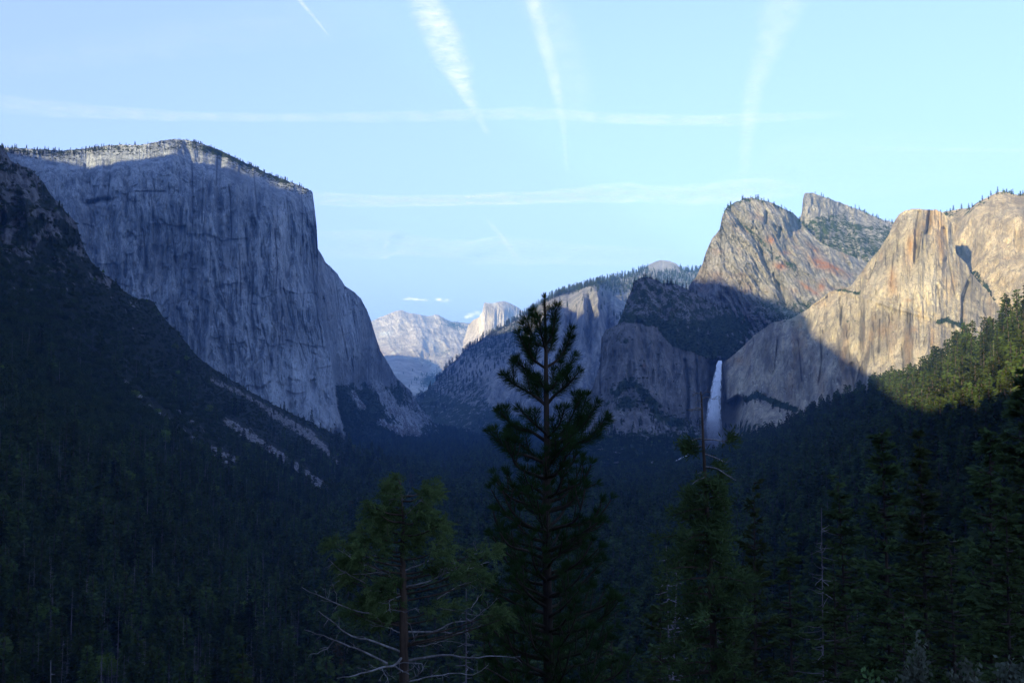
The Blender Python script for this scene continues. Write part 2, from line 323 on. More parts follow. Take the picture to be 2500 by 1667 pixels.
def mk_cap(PX, PY, D, pos):
    a, b = am(PX, PY, 3500); rb = rim_band(PX, PY)
    v = 0.42 * (1 - sstep(8, 26, rb)) * (1 - blob(PX, PY, 420, 350, 55, 30)) + 0.35 * blob(PX, PY, 500, 368, 40, 14, 20)
    v = v + 0.5 * np.exp(-(pdist(PX, PY, [(520, 365), (612, 405), (700, 445)]) / 7) ** 2)
    edge = np.interp(PY, [900, 940, 1000, 1060], [806, 812, 822, 838])
    r = sstep(-3, 12, PX - edge + 4 * fbm(PY / 8, PX / 30, 3, 69)) * sstep(915, 962, PY + 26 * fbm(PX / 14, PY / 20, 4, 68))
    sl = np.exp(-(pdist(PX, PY, [(902, 905), (930, 950), (955, 990), (985, 1030), (1035, 1068)]) / (9 + 16 * sstep(900, 1060, PY) * (1 - sstep(1000, 1075, PY)))) ** 2)
    sl2 = np.exp(-(pdist(PX, PY, [(860, 960), (885, 995)]) / 7) ** 2) + np.exp(-(pdist(PX, PY, [(930, 1030), (985, 1058)]) / 7) ** 2)
    tal = np.clip((sl + sl2) * (0.45 + 0.9 * sstep(-.3, .35, fbm(PX / 9 - PY / 22, PY / 26, 4, 67))), 0, 1.1)
    v = np.maximum(v, r * np.clip(0.95 - 1.3 * tal - 0.5 * sstep(965, 1010, PX) * (1 - sstep(1020, 1060, PY)), 0, 1))
    up = blob(PX, PY, 880, 870, 50, 30) * 0.35 * sstep(830, 850, PX)
    nz = fbm(a / 180, b / 500, 4, 61); nz2 = fbm(a / 60, b / 420, 4, 63)
    dark = 0.38 * sstep(0.05, 0.4, nz) * (1 - sstep(700, 850, PY)) + 0.2 * sstep(0.15, 0.4, nz2) + 0.5 * sstep(0, 10, PX - edge) * sstep(850, 900, PY) * (1 - tal) * (1 - sstep(930, 960, PX))  # last term paints the shaded side right of the prow into the rock
    pale = 0.45 * sstep(0.1, 0.4, fbm(a / 120 + 5, b / 300, 4, 65)) + 0.35 * sstep(780, 950, PY) * (PX < 840) + 0.9 * tal * (r > 0.3)
    for pts in CRK_CAP: dark = dark + 0.8 * np.exp(-(pdist(PX, PY, [(x + 1.5 * math.sin(y / 9.0), y) for x, y in pts]) / 1.5) ** 2)
    pale = pale + 0.8 * np.exp(-(pdist(PX, PY, [(631, 752), (665, 810), (708, 874)]) / 6) ** 2) + 0.6 * np.exp(-(pdist(PX, PY, [(715, 890), (770, 990), (800, 1050)]) / 14) ** 2) + 0.5 * blob(PX, PY, 560, 560, 18, 90) + 0.5 * blob(PX, PY, 690, 520, 14, 100) + .4 * blob(PX, PY, 480, 880, 60, 50)
    for x, y0, y1 in [(406, 690, 740), (453, 660, 750), (435, 750, 800), (660, 740, 800), (550, 740, 790), (475, 460, 500)]:
        pale = pale + 0.9 * np.exp(-(pdist(PX, PY, [(x, y0), (x + 4, y1)]) / 1.3) ** 2)
    return dict(veg=v + up, dark=dark, pale=pale, stain=0.10 * sstep(0.0, 0.5, fbm(a / 90, b / 300, 3, 66)))
relief('cliff', [(-60, 352), (11, 360), (77, 364), (153, 368), (199, 364), (245, 357), (283, 354), (344, 354), (383, 346), (421, 340), (459, 342), (498, 352), (536, 367), (574, 385), (612, 404), (651, 422), (689, 437), (719, 448), (750, 460), (763, 470), (767, 499), (773, 549), (776, 606), (796, 641), (823, 667), (842, 698), (865, 713), (882, 730), (895, 755), (906, 783), (918, 825), (929, 856), (948, 887), (964, 917), (983, 936), (1002, 952), (1013, 971), (1025, 994), (1044, 1013), (1067, 1040), (1080, 1060)],
       [(-60, 560), (0, 560), (200, 760), (480, 980), (700, 1075), (840, 1090), (1080, 1090)],
       [(-60, 352, 3600), (0, 400, 3350), (0, 560, 3200), (150, 367, 3550), (150, 405, 3380), (283, 352, 3650), (300, 400, 3400), (421, 339, 3750), (421, 375, 3500), (440, 420, 3430), (520, 375, 3750), (540, 420, 3520), (612, 401, 3850), (612, 440, 3560), (689, 434, 3850), (700, 470, 3620), (765, 470, 3780), (768, 560, 3720), (700, 650, 3480), (400, 650, 3250), (200, 600, 3150), (100, 480, 3250), (480, 890, 3100), (640, 900, 3180), (760, 950, 3330), (760, 750, 3480), (700, 1040, 3150), (815, 940, 3430), (838, 1060, 3300), (775, 1060, 3200), (796, 641, 3950), (842, 698, 4150), (895, 755, 4350), (929, 856, 4400), (964, 917, 4450), (1013, 971, 4550), (1067, 1040, 4600), (870, 850, 4000), (900, 950, 4000), (950, 1020, 4050), (1000, 1080, 4200), (850, 1085, 3700)],
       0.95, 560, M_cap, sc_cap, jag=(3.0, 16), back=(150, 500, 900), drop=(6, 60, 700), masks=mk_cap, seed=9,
       label=('huge sheer grey granite wall with a sunlit rim on the left', 'cliff'))
# peaks on the right --------------------------------------------------------
def veins(PX, PY, D, D0, amp, sx, sy, seed, tilt=0.0):
    a, b = am(PX, PY, D0); wa = a + tilt * b + 12 * fbm(a / 80, b / 110, 3, seed + 1)
    D = D - amp * fbm(wa / sx, b / sy, 5, seed, 0.55, ridged=True)
    D = D - amp * 0.42 * np.tanh(9 * fbm(wa / (sx * 1.6), b / (sx * 2.6), 4, seed + 7, 0.6)) - amp * .22 * np.tanh(9 * fbm(wa / (sx * .7), b / (sx * 1.5), 3, seed + 8, 0.6))
    return D - amp * 0.8 * fbm(a / (sx * 3.5), b / (sx * 4), 3, seed + 3) - amp * 0.28 * fbm(a / (sx * .3), b / (sx * .45), 5, seed + 5, 0.62)
def sc_c3(PX, PY, D): return veins(PX, PY, D, 4000, 26, 60, 160, 71)
relief('summit', [(1930, 560), (1950, 540), (1958, 516), (1960, 487), (1964, 473), (1978, 471), (1991, 473), (2018, 483), (2044, 492), (2075, 504), (2106, 515), (2132, 527), (2159, 538), (2180, 542), (2260, 560), (2340, 580)],
       [(1930, 700), (2340, 720)],
       [(1930, 560, 3900), (1960, 480, 3950), (1990, 471, 4100), (2075, 501, 4300), (2180, 540, 4400), (2340, 580, 4400), (1975, 520, 3920), (2050, 540, 4050), (2000, 570, 3800), (2100, 600, 3850), (2150, 570, 4100), (1930, 700, 3500), (2130, 700, 3600), (2340, 720, 3700)],
       0.9, 200, M_cath, sc_c3, jag=(3, 14), back=(100, 400, 900), drop=(30, 300, 900), seed=11,
       masks=lambda X, Y, D, p: dict(veg=np.clip(0.78 * sstep(0, 14, Y - np.interp(X, [1950, 2000, 2060, 2110, 2150, 2200], [540, 520, 512, 545, 535, 560])) - 0.6 * blob(X, Y, 2080, 530, 40, 8, 20), 0, 1) * (0.7 + 0.5 * fbm(X / 40, Y / 20, 3, 3)) + 0.25 * blob(X, Y, 2025, 490, 20, 12), pale=0.5 * blob(X, Y, 1972, 500, 14, 30)),
       label=('farther rocky summit with a brushy flank behind the twin peak', 'peak'))
def sc_c2(PX, PY, D):
    D = veins(PX, PY, D, 3350, 30, 42, 150, 81, tilt=0.55)
    for pts, amp, wd in [([(1775, 500), (1810, 545), (1850, 590), (1870, 640), (1900, 690), (1920, 750)], 60, 8), ([(1872, 520), (1870, 545)], 30, 4), ([(1905, 560), (1903, 580)], 30, 4), ([(1840, 560), (1885, 620), (1890, 650)], 40, 7)]:
        D = D + amp * np.exp(-(pdist(PX, PY, pts) / wd) ** 2)
    D = D + 110 * blob(PX, PY, 1948, 548, 20, 24, 30) - 35 * blob(PX, PY, 1915, 530, 14, 30)
    return D
def mk_c2(PX, PY, D, pos):
    st = 1.2 * blob(PX, PY, 2000, 642, 26, 12, 28) + 1.1 * blob(PX, PY, 2040, 658, 28, 8, 28) + 0.8 * blob(PX, PY, 1882, 585, 12, 10, 40) + 0.9 * blob(PX, PY, 1905, 650, 16, 8, 10) + 0.8 * blob(PX, PY, 1975, 705, 30, 5, 35) + 0.9 * blob(PX, PY, 2005, 700, 10, 12) + 0.6 * blob(PX, PY, 1915, 617, 14, 6) + 0.7 * blob(PX, PY, 1985, 605, 20, 6, 40)
    st = st + 0.25 * sstep(0, .5, fbm(PX / 40, PY / 30, 4, 5))
    v = 0.55 * np.exp(-(pdist(PX, PY, [(1765, 520), (1790, 495), (1830, 487)]) / 9) ** 2) + 0.5 * np.exp(-(pdist(PX, PY, [(1810, 545), (1850, 580), (1890, 625), (1930, 645)]) / 7) ** 2) + 0.5 * blob(PX, PY, 1935, 655, 20, 14) + 0.5 * np.exp(-(pdist(PX, PY, [(1900, 503), (1960, 517)]) / 6) ** 2) + 0.5 * sstep(715, 745, PY) * sstep(1800, 1860, PX)
    return dict(stain=st, veg=v, pale=0.35 * blob(PX, PY, 1750, 600, 30, 40), dark=0.9 * np.exp(-(pdist(PX, PY, [(1872, 522), (1871, 545)]) / 2.2) ** 2) + 0.9 * np.exp(-(pdist(PX, PY, [(1906, 555), (1903, 578)]) / 2.2) ** 2))
relief('peak', [(1680, 700), (1700, 675), (1715, 644), (1723, 617), (1738, 583), (1757, 560), (1763, 529), (1773, 508), (1796, 493), (1819, 484), (1834, 482), (1861, 489), (1887, 495), (1907, 507), (1937, 520), (1960, 545), (1975, 566), (2006, 594), (2044, 612), (2083, 627), (2117, 640), (2160, 650)],
       [(1680, 820), (1800, 850), (1960, 830), (2160, 780)],
       [(1680, 700, 3500), (1715, 644, 3450), (1757, 560, 3420), (1775, 508, 3450), (1834, 482, 3600), (1887, 495, 3600), (1937, 522, 3750), (2006, 594, 3650), (2117, 640, 3700), (2160, 650, 3700), (1790, 540, 3380), (1790, 620, 3280), (1850, 560, 3400), (1900, 600, 3400), (1960, 620, 3420), (2030, 660, 3350), (1760, 690, 3200), (1850, 700, 3250), (1950, 740, 3150), (1700, 820, 3150), (1850, 830, 3100), (2100, 740, 3150), (2160, 780, 3150)],
       0.9, 360, M_cath, sc_c2, jag=(3, 12), back=(100, 400, 900), drop=(30, 300, 900), masks=mk_c2, seed=12,
       label=('broad steep rock peak with rusty stains above the hanging valley', 'peak'))
def sc_rw(PX, PY, D): return veins(PX, PY, D, 3100, 16, 50, 260, 91)
relief('rock_wall', [(2270, 530), (2295, 520), (2327, 512), (2366, 508), (2389, 493), (2415, 480), (2438, 468), (2461, 469), (2484, 476), (2500, 472), (2560, 455), (2700, 440)],
       [(2270, 830), (2700, 900)],
       [(2270, 530, 3300), (2340, 505, 3350), (2438, 466, 3300), (2500, 470, 3350), (2700, 440, 3300), (2380, 530, 3130), (2480, 520, 3080), (2480, 620, 2980), (2360, 620, 3120), (2420, 640, 2950), (2500, 720, 2750), (2400, 720, 2850), (2700, 700, 2700), (2270, 830, 2900), (2500, 880, 2600), (2700, 900, 2500)],
       1.0, 330, M_tower, sc_rw, jag=(3, 14), back=(100, 400, 900), drop=(20, 300, 900), seed=14,
       masks=lambda X, Y, D, p: dict(veg=0.75 * sstep(0, 16, Y - np.interp(X, [2350, 2390, 2420, 2450, 2480, 2520], [640, 655, 700, 760, 760, 690])) * (0.75 + 0.6 * fbm(X / 25, Y / 20, 3, 9)) + 0.4 * (1 - sstep(0, 14, Y - np.interp(X, [2270, 2330, 2366, 2389, 2440, 2500, 2560], [530, 540, 520, 500, 468, 478, 455]))), stain=0.5 * sstep(0, .4, fbm(X / 60, Y / 25, 3, 44)) * blob(X, Y, 2470, 610, 70, 30, -20) + 0.12, dark=0.55 * sstep(0.0, 0.4, fbm(X / 40, Y / 90, 4, 47)) + 0.4 * blob(X, Y, 2415, 520, 12, 12)),
       label=('cream granite wall at the far right edge behind the tower', 'cliff'))
def sc_c1(PX, PY, D):
    w = sstep(790, 860, PY + (PX - 1560) * 0.0)
    D = veins(PX, PY, D, 2800, 14, 38, 120, 101)
    a, b = am(PX, PY, 2800); D = D - w * 22 * fbm(a / 40, b / 260, 4, 104, ridged=True)
    for pts, amp, wd in [([(1672, 880), (1680, 960), (1678, 1040)], 34, 4), ([(1608, 720), (1630, 800), (1640, 860)], 22, 10), ([(1700, 880), (1704, 1040)], 24, 3), ([(1560, 790), (1580, 870)], 20, 8)]:
        D = D + amp * np.exp(-(pdist(PX, PY, pts) / wd) ** 2)
    rec = sstep(1712, 1735, PX) * sstep(870, 892, PY); D = D + 70 * rec
    return D
def mk_c1(PX, PY, D, pos):
    hang = sstep(0, 26, PY - np.interp(PX, [1600, 1640, 1690, 1740, 1800, 1850, 1900, 1955], [760, 770, 775, 765, 740, 735, 745, 760]))
    cliffedge = np.interp(PX, [1440, 1500, 1560, 1600, 1640, 1690, 1735, 1955], [800, 790, 790, 800, 845, 862, 878, 878])
    v = 0.52 * (1 - sstep(-8, 8, PY - cliffedge)) + 0.42 * hang * (1 - sstep(-6, 4, PY - cliffedge))
    v = v + 0.5 * np.exp(-(pdist(PX, PY, [(1480, 800), (1520, 830)]) / 18) ** 2) * 0.8
    v = np.maximum(v, 0.85 * np.exp(-(pdist(PX, PY, [(1500, 960), (1540, 930), (1590, 980), (1610, 1020), (1660, 1035)]) / (15)) ** 2))
    v = np.maximum(v, 0.8 * blob(PX, PY, 1530, 985, 45, 20)); v = np.maximum(v, 0.9 * sstep(1040, 1075, PY + 12 * fbm(PX / 30, PY / 30, 3, 7)) * (PX < 1720))
    v = v * (0.8 + 0.5 * fbm(PX / 22, PY / 14, 3, 77)) + 0.12
    v = v * (1 - 0.85 * sstep(1706, 1716, PX) * sstep(880, 890, PY))
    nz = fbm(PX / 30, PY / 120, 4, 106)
    dark = 0.5 * sstep(0.0, 0.35, nz) * sstep(800, 850, PY) + 0.95 * sstep(1722, 1736, PX + 5 * fbm(PY / 30, PX * 0, 3, 5)) * sstep(872, 890, PY) * (1 - 0.5 * sstep(1800, 1820, PX)) + 0.25  # second term: shade of the fall's recess put into the rock colour
    return dict(veg=v, dark=dark, stain=0.8 * blob(PX, PY, 1573, 893, 4, 5), pale=0.5 * np.exp(-(pdist(PX, PY, [(1545, 785), (1600, 850)]) / 5) ** 2))
relief('crag', [(1425, 1010), (1440, 968), (1452, 930), (1465, 888), (1468, 826), (1479, 805), (1507, 793), (1517, 773), (1528, 739), (1542, 707), (1549, 686), (1567, 678), (1581, 677), (1598, 682), (1616, 690), (1644, 693), (1668, 701), (1689, 712), (1721, 732), (1756, 749), (1775, 752), (1800, 738), (1840, 735), (1880, 742), (1949, 757), (1990, 765)],
       [(1425, 1130), (1990, 1130)],
       [(1425, 1010, 2900), (1465, 888, 2850), (1468, 826, 2860), (1528, 739, 2880), (1549, 684, 2920), (1581, 677, 2980), (1644, 693, 3020), (1689, 712, 3050), (1756, 749, 3150), (1840, 735, 3250), (1949, 757, 3250), (1990, 765, 3250), (1560, 760, 2830), (1620, 760, 2900), (1700, 800, 2960), (1780, 800, 3070), (1620, 850, 2800), (1520, 830, 2740), (1700, 865, 2880), (1745, 880, 2930), (1800, 870, 3020), (1500, 950, 2650), (1600, 950, 2700), (1700, 950, 2790), (1745, 980, 2850), (1600, 1060, 2550), (1500, 1060, 2450), (1700, 1060, 2650), (1760, 1060, 2780), (1450, 1130, 2300), (1600, 1130, 2300), (1750, 1130, 2500), (1990, 1130, 2800), (1990, 900, 3000)],
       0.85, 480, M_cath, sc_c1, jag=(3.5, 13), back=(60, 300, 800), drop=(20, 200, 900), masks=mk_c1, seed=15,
       label=('dark shaded crag with brushy shoulders, left of the waterfall', 'crag'))
CRK_LT = [[(2251, 568), (2239, 629)], [(2222, 767), (2222, 816)], [(2106, 881), (2086, 943)], [(2056, 748), (2052, 793)], [(2366, 675), (2347, 721), (2350, 790)], [(2266, 526), (2274, 545), (2262, 568)], [(2310, 560), (2318, 640), (2330, 720)], [(2180, 620), (2176, 700)], [(2150, 780), (2146, 860)], [(2000, 800), (2006, 880), (1996, 940)], [(1950, 830), (1956, 930)], [(1900, 830), (1890, 900)], [(2200, 850), (2206, 900)], [(2140, 640), (2120, 690)], [(2290, 700), (2296, 760)], [(1990, 745), (2020, 725)], [(2400, 760), (2420, 800)]]
def sc_lt(PX, PY, D):
    up = 1 - sstep(0, 10, PY - np.interp(PX, [2040, 2120, 2200, 2280, 2340], [708, 730, 755, 775, 800]))
    D = veins(PX, PY, D, 2600, 13, 40, 300, 111); D = D + 14 * (1 - up)
    a, b = am(PX, PY, 2600); D = D - 7 * fbm(a / 13, b / 170, 4, 118, ridged=True)
    for pts, amp, wd in [([(2098, 713), (2170, 738), (2236, 759), (2312, 778)], 5, 2.5), ([(2245, 520), (2238, 560), (2235, 640)], 26, 5), ([(2272, 515), (2262, 570)], 34, 5), ([(2305, 560), (2310, 620), (2316, 660)], 18, 6), ([(2366, 690), (2352, 730), (2348, 790)], 26, 3), ([(1935, 790), (1945, 830), (1940, 900)], 20, 6), ([(2080, 890), (2090, 960)], 26, 5), ([(1965, 780), (1975, 830)], 18, 6), ([(2052, 730), (2058, 800)], 16, 4)]:
        D = D + amp * np.exp(-(pdist(PX, PY, pts) / wd) ** 2)
    D = D + 40 * sstep(2312, 2330, PX) * (1 - sstep(640, 700, PY)) * 0 
    for pts in CRK_LT: D = D + 8 * np.exp(-(pdist(PX, PY, [(x + 2 * math.sin(y / 7.0), y) for x, y in pts]) / 2.4) ** 2)
    # alcove right of the fall, and the apron below
    D = D + 95 * sstep(0, 12, PY - np.interp(PX, [1763, 1775, 1800, 1815, 1850], [880, 975, 960, 968, 1000])) * (1 - sstep(1800, 1835, PX + (PY - 960) * 0.15))
    D = D - 60 * blob(PX, PY, 1860, 1050, 50, 60)
    return D
def mk_lt(PX, PY, D, pos):
    a, b = am(PX, PY, 2600); s1 = fbm(a / 25, b / 300, 5, 121); s2 = fbm(a / 100, b / 160, 4, 123)
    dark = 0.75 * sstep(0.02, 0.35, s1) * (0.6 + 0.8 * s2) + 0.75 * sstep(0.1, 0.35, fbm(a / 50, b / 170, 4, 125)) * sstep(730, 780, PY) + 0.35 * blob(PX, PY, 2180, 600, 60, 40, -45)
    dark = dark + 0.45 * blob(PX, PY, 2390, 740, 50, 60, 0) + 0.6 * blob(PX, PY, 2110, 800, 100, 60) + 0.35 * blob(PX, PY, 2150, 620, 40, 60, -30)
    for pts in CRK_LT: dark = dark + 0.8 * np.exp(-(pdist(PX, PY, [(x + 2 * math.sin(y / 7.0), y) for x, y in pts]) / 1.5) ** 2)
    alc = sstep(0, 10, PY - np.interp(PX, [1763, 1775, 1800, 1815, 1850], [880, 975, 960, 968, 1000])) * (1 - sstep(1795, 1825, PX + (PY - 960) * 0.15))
    dark = np.maximum(dark, 1.1 * alc); dark = np.maximum(dark, 1.1 * (1 - sstep(1770, 1782, PX)) )  # alcove and fall-side strip: recess shade painted as dark rock
    st = 0.6 * blob(PX, PY, 2272, 535, 18, 26) + 0.5 * blob(PX, PY, 2225, 600, 10, 30) + 0.7 * blob(PX, PY, 2180, 690, 12, 30) + 1.0 * blob(PX, PY, 2275, 825, 6, 16) + 0.8 * blob(PX, PY, 2231, 804, 8, 8) + 0.7 * blob(PX, PY, 2218, 733, 10, 4) + 0.6 * blob(PX, PY, 2300, 590, 10, 60) + 0.5 * blob(PX, PY, 1950, 800, 12, 40) + 0.4 * blob(PX, PY, 2000, 740, 25, 12) + 0.3 * sstep(0, .5, fbm(a / 40, b / 120, 4, 129)) + 0.5 * blob(PX, PY, 1800, 880, 20, 12)
    pale = 0.9 * blob(PX, PY, 2150, 880, 45, 30) * sstep(-.2, .3, s2) + 0.5 * blob(PX, PY, 2250, 680, 60, 80) + 0.35 * sstep(0.1, 0.4, fbm(a / 18 + 9, b / 200, 4, 131)) + 0.4 * blob(PX, PY, 2010, 740, 20, 10)
    v = 0.8 * np.exp(-(pdist(PX, PY, [(2290, 785), (2310, 780), (2345, 795), (2355, 800)]) / 6) ** 2) + 0.6 * np.exp(-(pdist(PX, PY, [(2045, 707), (2095, 715)]) / 5) ** 2) + 0.9 * np.exp(-(pdist(PX, PY, [(1820, 975), (1850, 965), (1900, 985), (1940, 1000)]) / 9) ** 2) + 0.5 * blob(PX, PY, 1930, 790, 12, 8)
    v = v + 0.55 * sstep(1000, 1060, PY) + 0.1
    return dict(dark=dark, stain=st, pale=pale, veg=v * (1 - alc))
relief('rock_tower', [(1758, 900), (1763, 886), (1776, 878), (1807, 853), (1842, 818), (1884, 788), (1930, 778), (1968, 757), (1998, 734), (2025, 713), (2044, 707), (2075, 700), (2094, 677), (2121, 639), (2148, 608), (2171, 570), (2182, 543), (2194, 524), (2209, 514), (2236, 509), (2262, 512), (2285, 512), (2304, 520), (2312, 531), (2325, 549), (2329, 583), (2334, 619), (2345, 631), (2358, 642), (2370, 665), (2389, 688), (2408, 707), (2427, 734), (2446, 757), (2465, 776), (2520, 830)],
       [(1758, 1120), (1900, 1110), (2520, 1050)],
       [(1763, 886, 2860), (1842, 818, 2820), (1930, 778, 2780), (2044, 707, 2720), (2121, 639, 2760), (2182, 543, 2800), (2236, 508, 2820), (2304, 518, 2830), (2329, 583, 2840), (2345, 631, 2800), (2408, 707, 2750), (2465, 776, 2700), (2520, 830, 2650), (2236, 560, 2700), (2240, 700, 2560), (2300, 620, 2700), (2320, 740, 2600), (2150, 700, 2600), (2050, 740, 2640), (2060, 850, 2540), (1900, 850, 2660), (1840, 950, 2650), (1790, 950, 2720), (1960, 950, 2530), (2150, 880, 2420), (2300, 850, 2380), (2450, 850, 2450), (1860, 1060, 2480), (1770, 1090, 2650), (2000, 1080, 2350), (2200, 1000, 2250), (2500, 1000, 2200), (1900, 1110, 2350)],
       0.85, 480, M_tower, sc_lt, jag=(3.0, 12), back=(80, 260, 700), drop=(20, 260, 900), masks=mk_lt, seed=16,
       label=('tall cream granite tower and wall half in sun, right of the waterfall', 'cliff'))
# left hillside ---------------------------------------------------------------
FLOOR = -150.0
def flatD(py): return 150.0 / math.tan(math.atan((py - 995) / F))
def sc_hill(PX, PY, D):
    a, b = am(PX, PY, 1500); dd = PY - np.interp(PX, [0, 200, 350, 520, 830, 1083], [354, 590, 727, 897, 1066, 1182])
    k = sstep(2, 60, dd); rocky = 1 - sstep(500, 800, PY)
    D = D * (1 - 0.030 * fbm(a / 120, b / 160, 5, 141, 0.55, ridged=True) * (0.35 + k) - 0.012 * fbm(a / 25, b / 25, 5, 143, 0.6))
    D = D * (1 - 0.02 * rocky * fbm(a / 30, b / 90, 4, 145, ridged=True))
    return D
def talus(PX, PY):
    w = lambda pts, r: np.exp(-(pdist(PX, PY, pts) / r) ** 2)
    n = 0.75 + 0.9 * fbm(PX / 14, PY / 9, 4, 151)
    t = w([(515, 925), (600, 965), (680, 1012), (760, 1058), (822, 1130)], 6) + w([(553, 1028), (620, 1070), (690, 1118), (744, 1155), (802, 1200)], 10) + w([(660, 1010), (740, 1060), (790, 1090)], 8) * .8
    t = t + 0.35 * w([(298, 925), (350, 978), (478, 1074), (585, 1127)], 8) + 0.35 * blob(PX, PY, 540, 1120, 50, 20, 30) + 0.3 * w([(430, 1000), (500, 1060)], 7)
    n2 = sstep(-.25, .25, fbm(PX / 5, PY / 5, 3, 158)); return np.clip(t * n * (0.35 + 0.6 * n2), 0, 1)
def mk_hill(PX, PY, D, pos):
    t = talus(PX, PY); rockn = fbm(PX / 45, PY / 35, 4, 153)
    v = 0.95 - 0.8 * (1 - sstep(420, 900, PY + 0.35 * PX)) * sstep(-.25, .25, rockn) - 0.25 * (1 - sstep(380, 640, PY)) - 1.3 * t
    cl = np.exp(-(pdist(PX, PY, [(215, 600), (330, 760), (380, 800)]) / 40) ** 2) * sstep(-.1, .3, rockn)
    return dict(veg=np.clip(v - 0.4 * cl, 0, 1), pale=1.25 * t + 0.25 * sstep(.1, .4, rockn) * (PY < 900), dark=0.25 * sstep(0, .4, -rockn))
HILL_TOP = [(-160, 250), (-60, 330), (0, 354), (11, 365), (23, 388), (38, 400), (73, 411), (92, 430), (111, 453), (126, 480), (145, 495), (161, 518), (188, 545), (195, 576), (210, 618), (230, 648), (260, 671), (287, 694), (306, 713), (330, 730), (345, 727), (375, 736), (387, 759), (413, 790), (436, 813), (455, 836), (475, 863), (517, 897), (600, 948), (638, 971), (696, 1001), (753, 1028), (799, 1051), (830, 1066), (891, 1098), (968, 1134), (1025, 1162), (1083, 1190), (1130, 1215)]
relief('hillside', HILL_TOP,
       [(-160, 1850), (1130, 1850)],
       [(-160, 250, 1450), (0, 354, 1500), (200, 585, 1520), (350, 728, 1750), (520, 897, 2100), (700, 1000, 2450), (830, 1066, 2650), (1000, 1148, 2250), (1130, 1215, 1790), (0, 600, 1250), (0, 800, 1020), (0, 1200, 640), (0, 1667, 400), (-160, 1200, 560), (-160, 1850, 330), (200, 900, 1150), (300, 1000, 1100), (300, 1200, 800), (300, 1500, 540), (500, 1050, 1500), (600, 1200, 1200), (600, 1400, 800), (600, 1667, 500), (800, 1200, 1720), (900, 1300, 1180), (900, 1500, 730), (900, 1850, 430), (1130, 1300, 1240), (1130, 1500, 750), (1130, 1850, 440), (650, 1080, 1950)],
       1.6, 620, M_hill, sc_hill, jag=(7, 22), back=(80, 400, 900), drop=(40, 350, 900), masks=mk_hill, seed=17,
       label=('dark brushy mountainside sloping down from the left edge', 'hillside'))
# valley floor and right-hand wooded slope -----------------------------------
ctl = []
for x in (600, 900, 1200, 1450, 1600):
    for y in (1052, 1060, 1080, 1120, 1200, 1300, 1450, 1667, 1850):
        if x == 1600 and y < 1090: continue
        ctl.append((x, y, flatD(y)))
ctl += [(1700, 1135, 2350), (1800, 1095, 2400), (1800, 1150, 1700), (1800, 1300, 1000), (1800, 1500, 650), (2000, 1025, 2000), (2000, 1100, 1450), (2000, 1250, 850), (2000, 1450, 560), (2000, 1850, 360),
        (2150, 960, 1700), (2300, 915, 1320), (2300, 1000, 1000), (2300, 1200, 580), (2300, 1450, 400), (2500, 800, 1050), (2700, 720, 950), (2600, 900, 780), (2600, 1100, 480), (2600, 1400, 320), (2600, 1850, 240)]
def sc_val(PX, PY, D):
    k = sstep(1650, 2000, PX)
    return D * (1 - k * (0.05 * fbm(PX / 150, PY / 120, 4, 161) + 0.015 * fbm(PX / 30, PY / 25, 4, 163)))
CLEAR = lambda PX, PY: sstep(0.35, 0.55, blob(PX, PY, 2300, 948, 34, 16, -30) + 0.25 * fbm(PX / 12, PY / 9, 3, 4))
relief('valley', [(560, 1050), (1100, 1050), (1450, 1085), (1600, 1138), (1700, 1140), (1760, 1132), (1800, 1112), (1900, 1068), (2000, 1022), (2100, 985), (2200, 955), (2300, 905), (2400, 850), (2500, 800), (2600, 750), (2700, 715)],
       [(560, 1900), (2700, 1900)], ctl, 3.0, 520, M_soil, sc_val, jag=(3, 40), back=(150, 400, 700), drop=(20, 120, 400), vpow=1.7, seed=18,
       masks=lambda X, Y, D, p: dict(veg=0.9 * (1 - CLEAR(X, Y)), pale=2.0 * CLEAR(X, Y)), label=('forested valley floor rising to a wooded slope on the right', 'valley'))
# near slope under the viewpoint and the land all round ----------------------
def near_z(x, y):
    d = np.hypot(x, y * 1.0); z = np.where(d < 12, -1.7 - 0.3 * d, -5.3 - 0.75 * (d - 12))
    z = np.where(y < 0, -1.7 + 0.10 * np.minimum(np.abs(y), 300), z) if False else z
    return np.maximum(z, FLOOR + 0.4) + 0.5 * fbm(x / 6, y / 6, 4, 171) * sstep(2, 10, d)
rr = np.concatenate([[0.01], np.geomspace(1, 700, 110)]); th = np.linspace(R(-80), R(80), 160)
X = rr[:, None] * np.sin(th)[None]; Y = rr[:, None] * np.cos(th)[None]; Z = near_z(X, Y); Z[-1] -= 3
idx = np.arange(X.size).reshape(X.shape)
m = mesh_np('slope', np.stack([X, Y, Z], -1).reshape(-1, 3), np.stack([idx[:-1, :-1], idx[:-1, 1:], idx[1:, 1:], idx[1:, :-1]], -1).reshape(-1, 4), True, M_soil)
for k in ('veg', 'stain', 'pale', 'dark'): attr(m, k, np.full(X.size, 0.5 if k == 'veg' else 0.0))
link('slope', m, kind='structure')
g = [-16000, 9000, -9000, 21500]
m = mesh_np('ground', [(g[0], g[2], FLOOR - 3), (g[1], g[2], FLOOR - 3), (g[1], g[3], FLOOR - 3), (g[0], g[3], FLOOR - 3)], [(0, 1, 2, 3)], False, M_soil)
for k in ('veg', 'stain', 'pale', 'dark'): attr(m, k, np.full(4, 0.6 if k == 'veg' else 0.0))
link('ground', m, kind='structure')
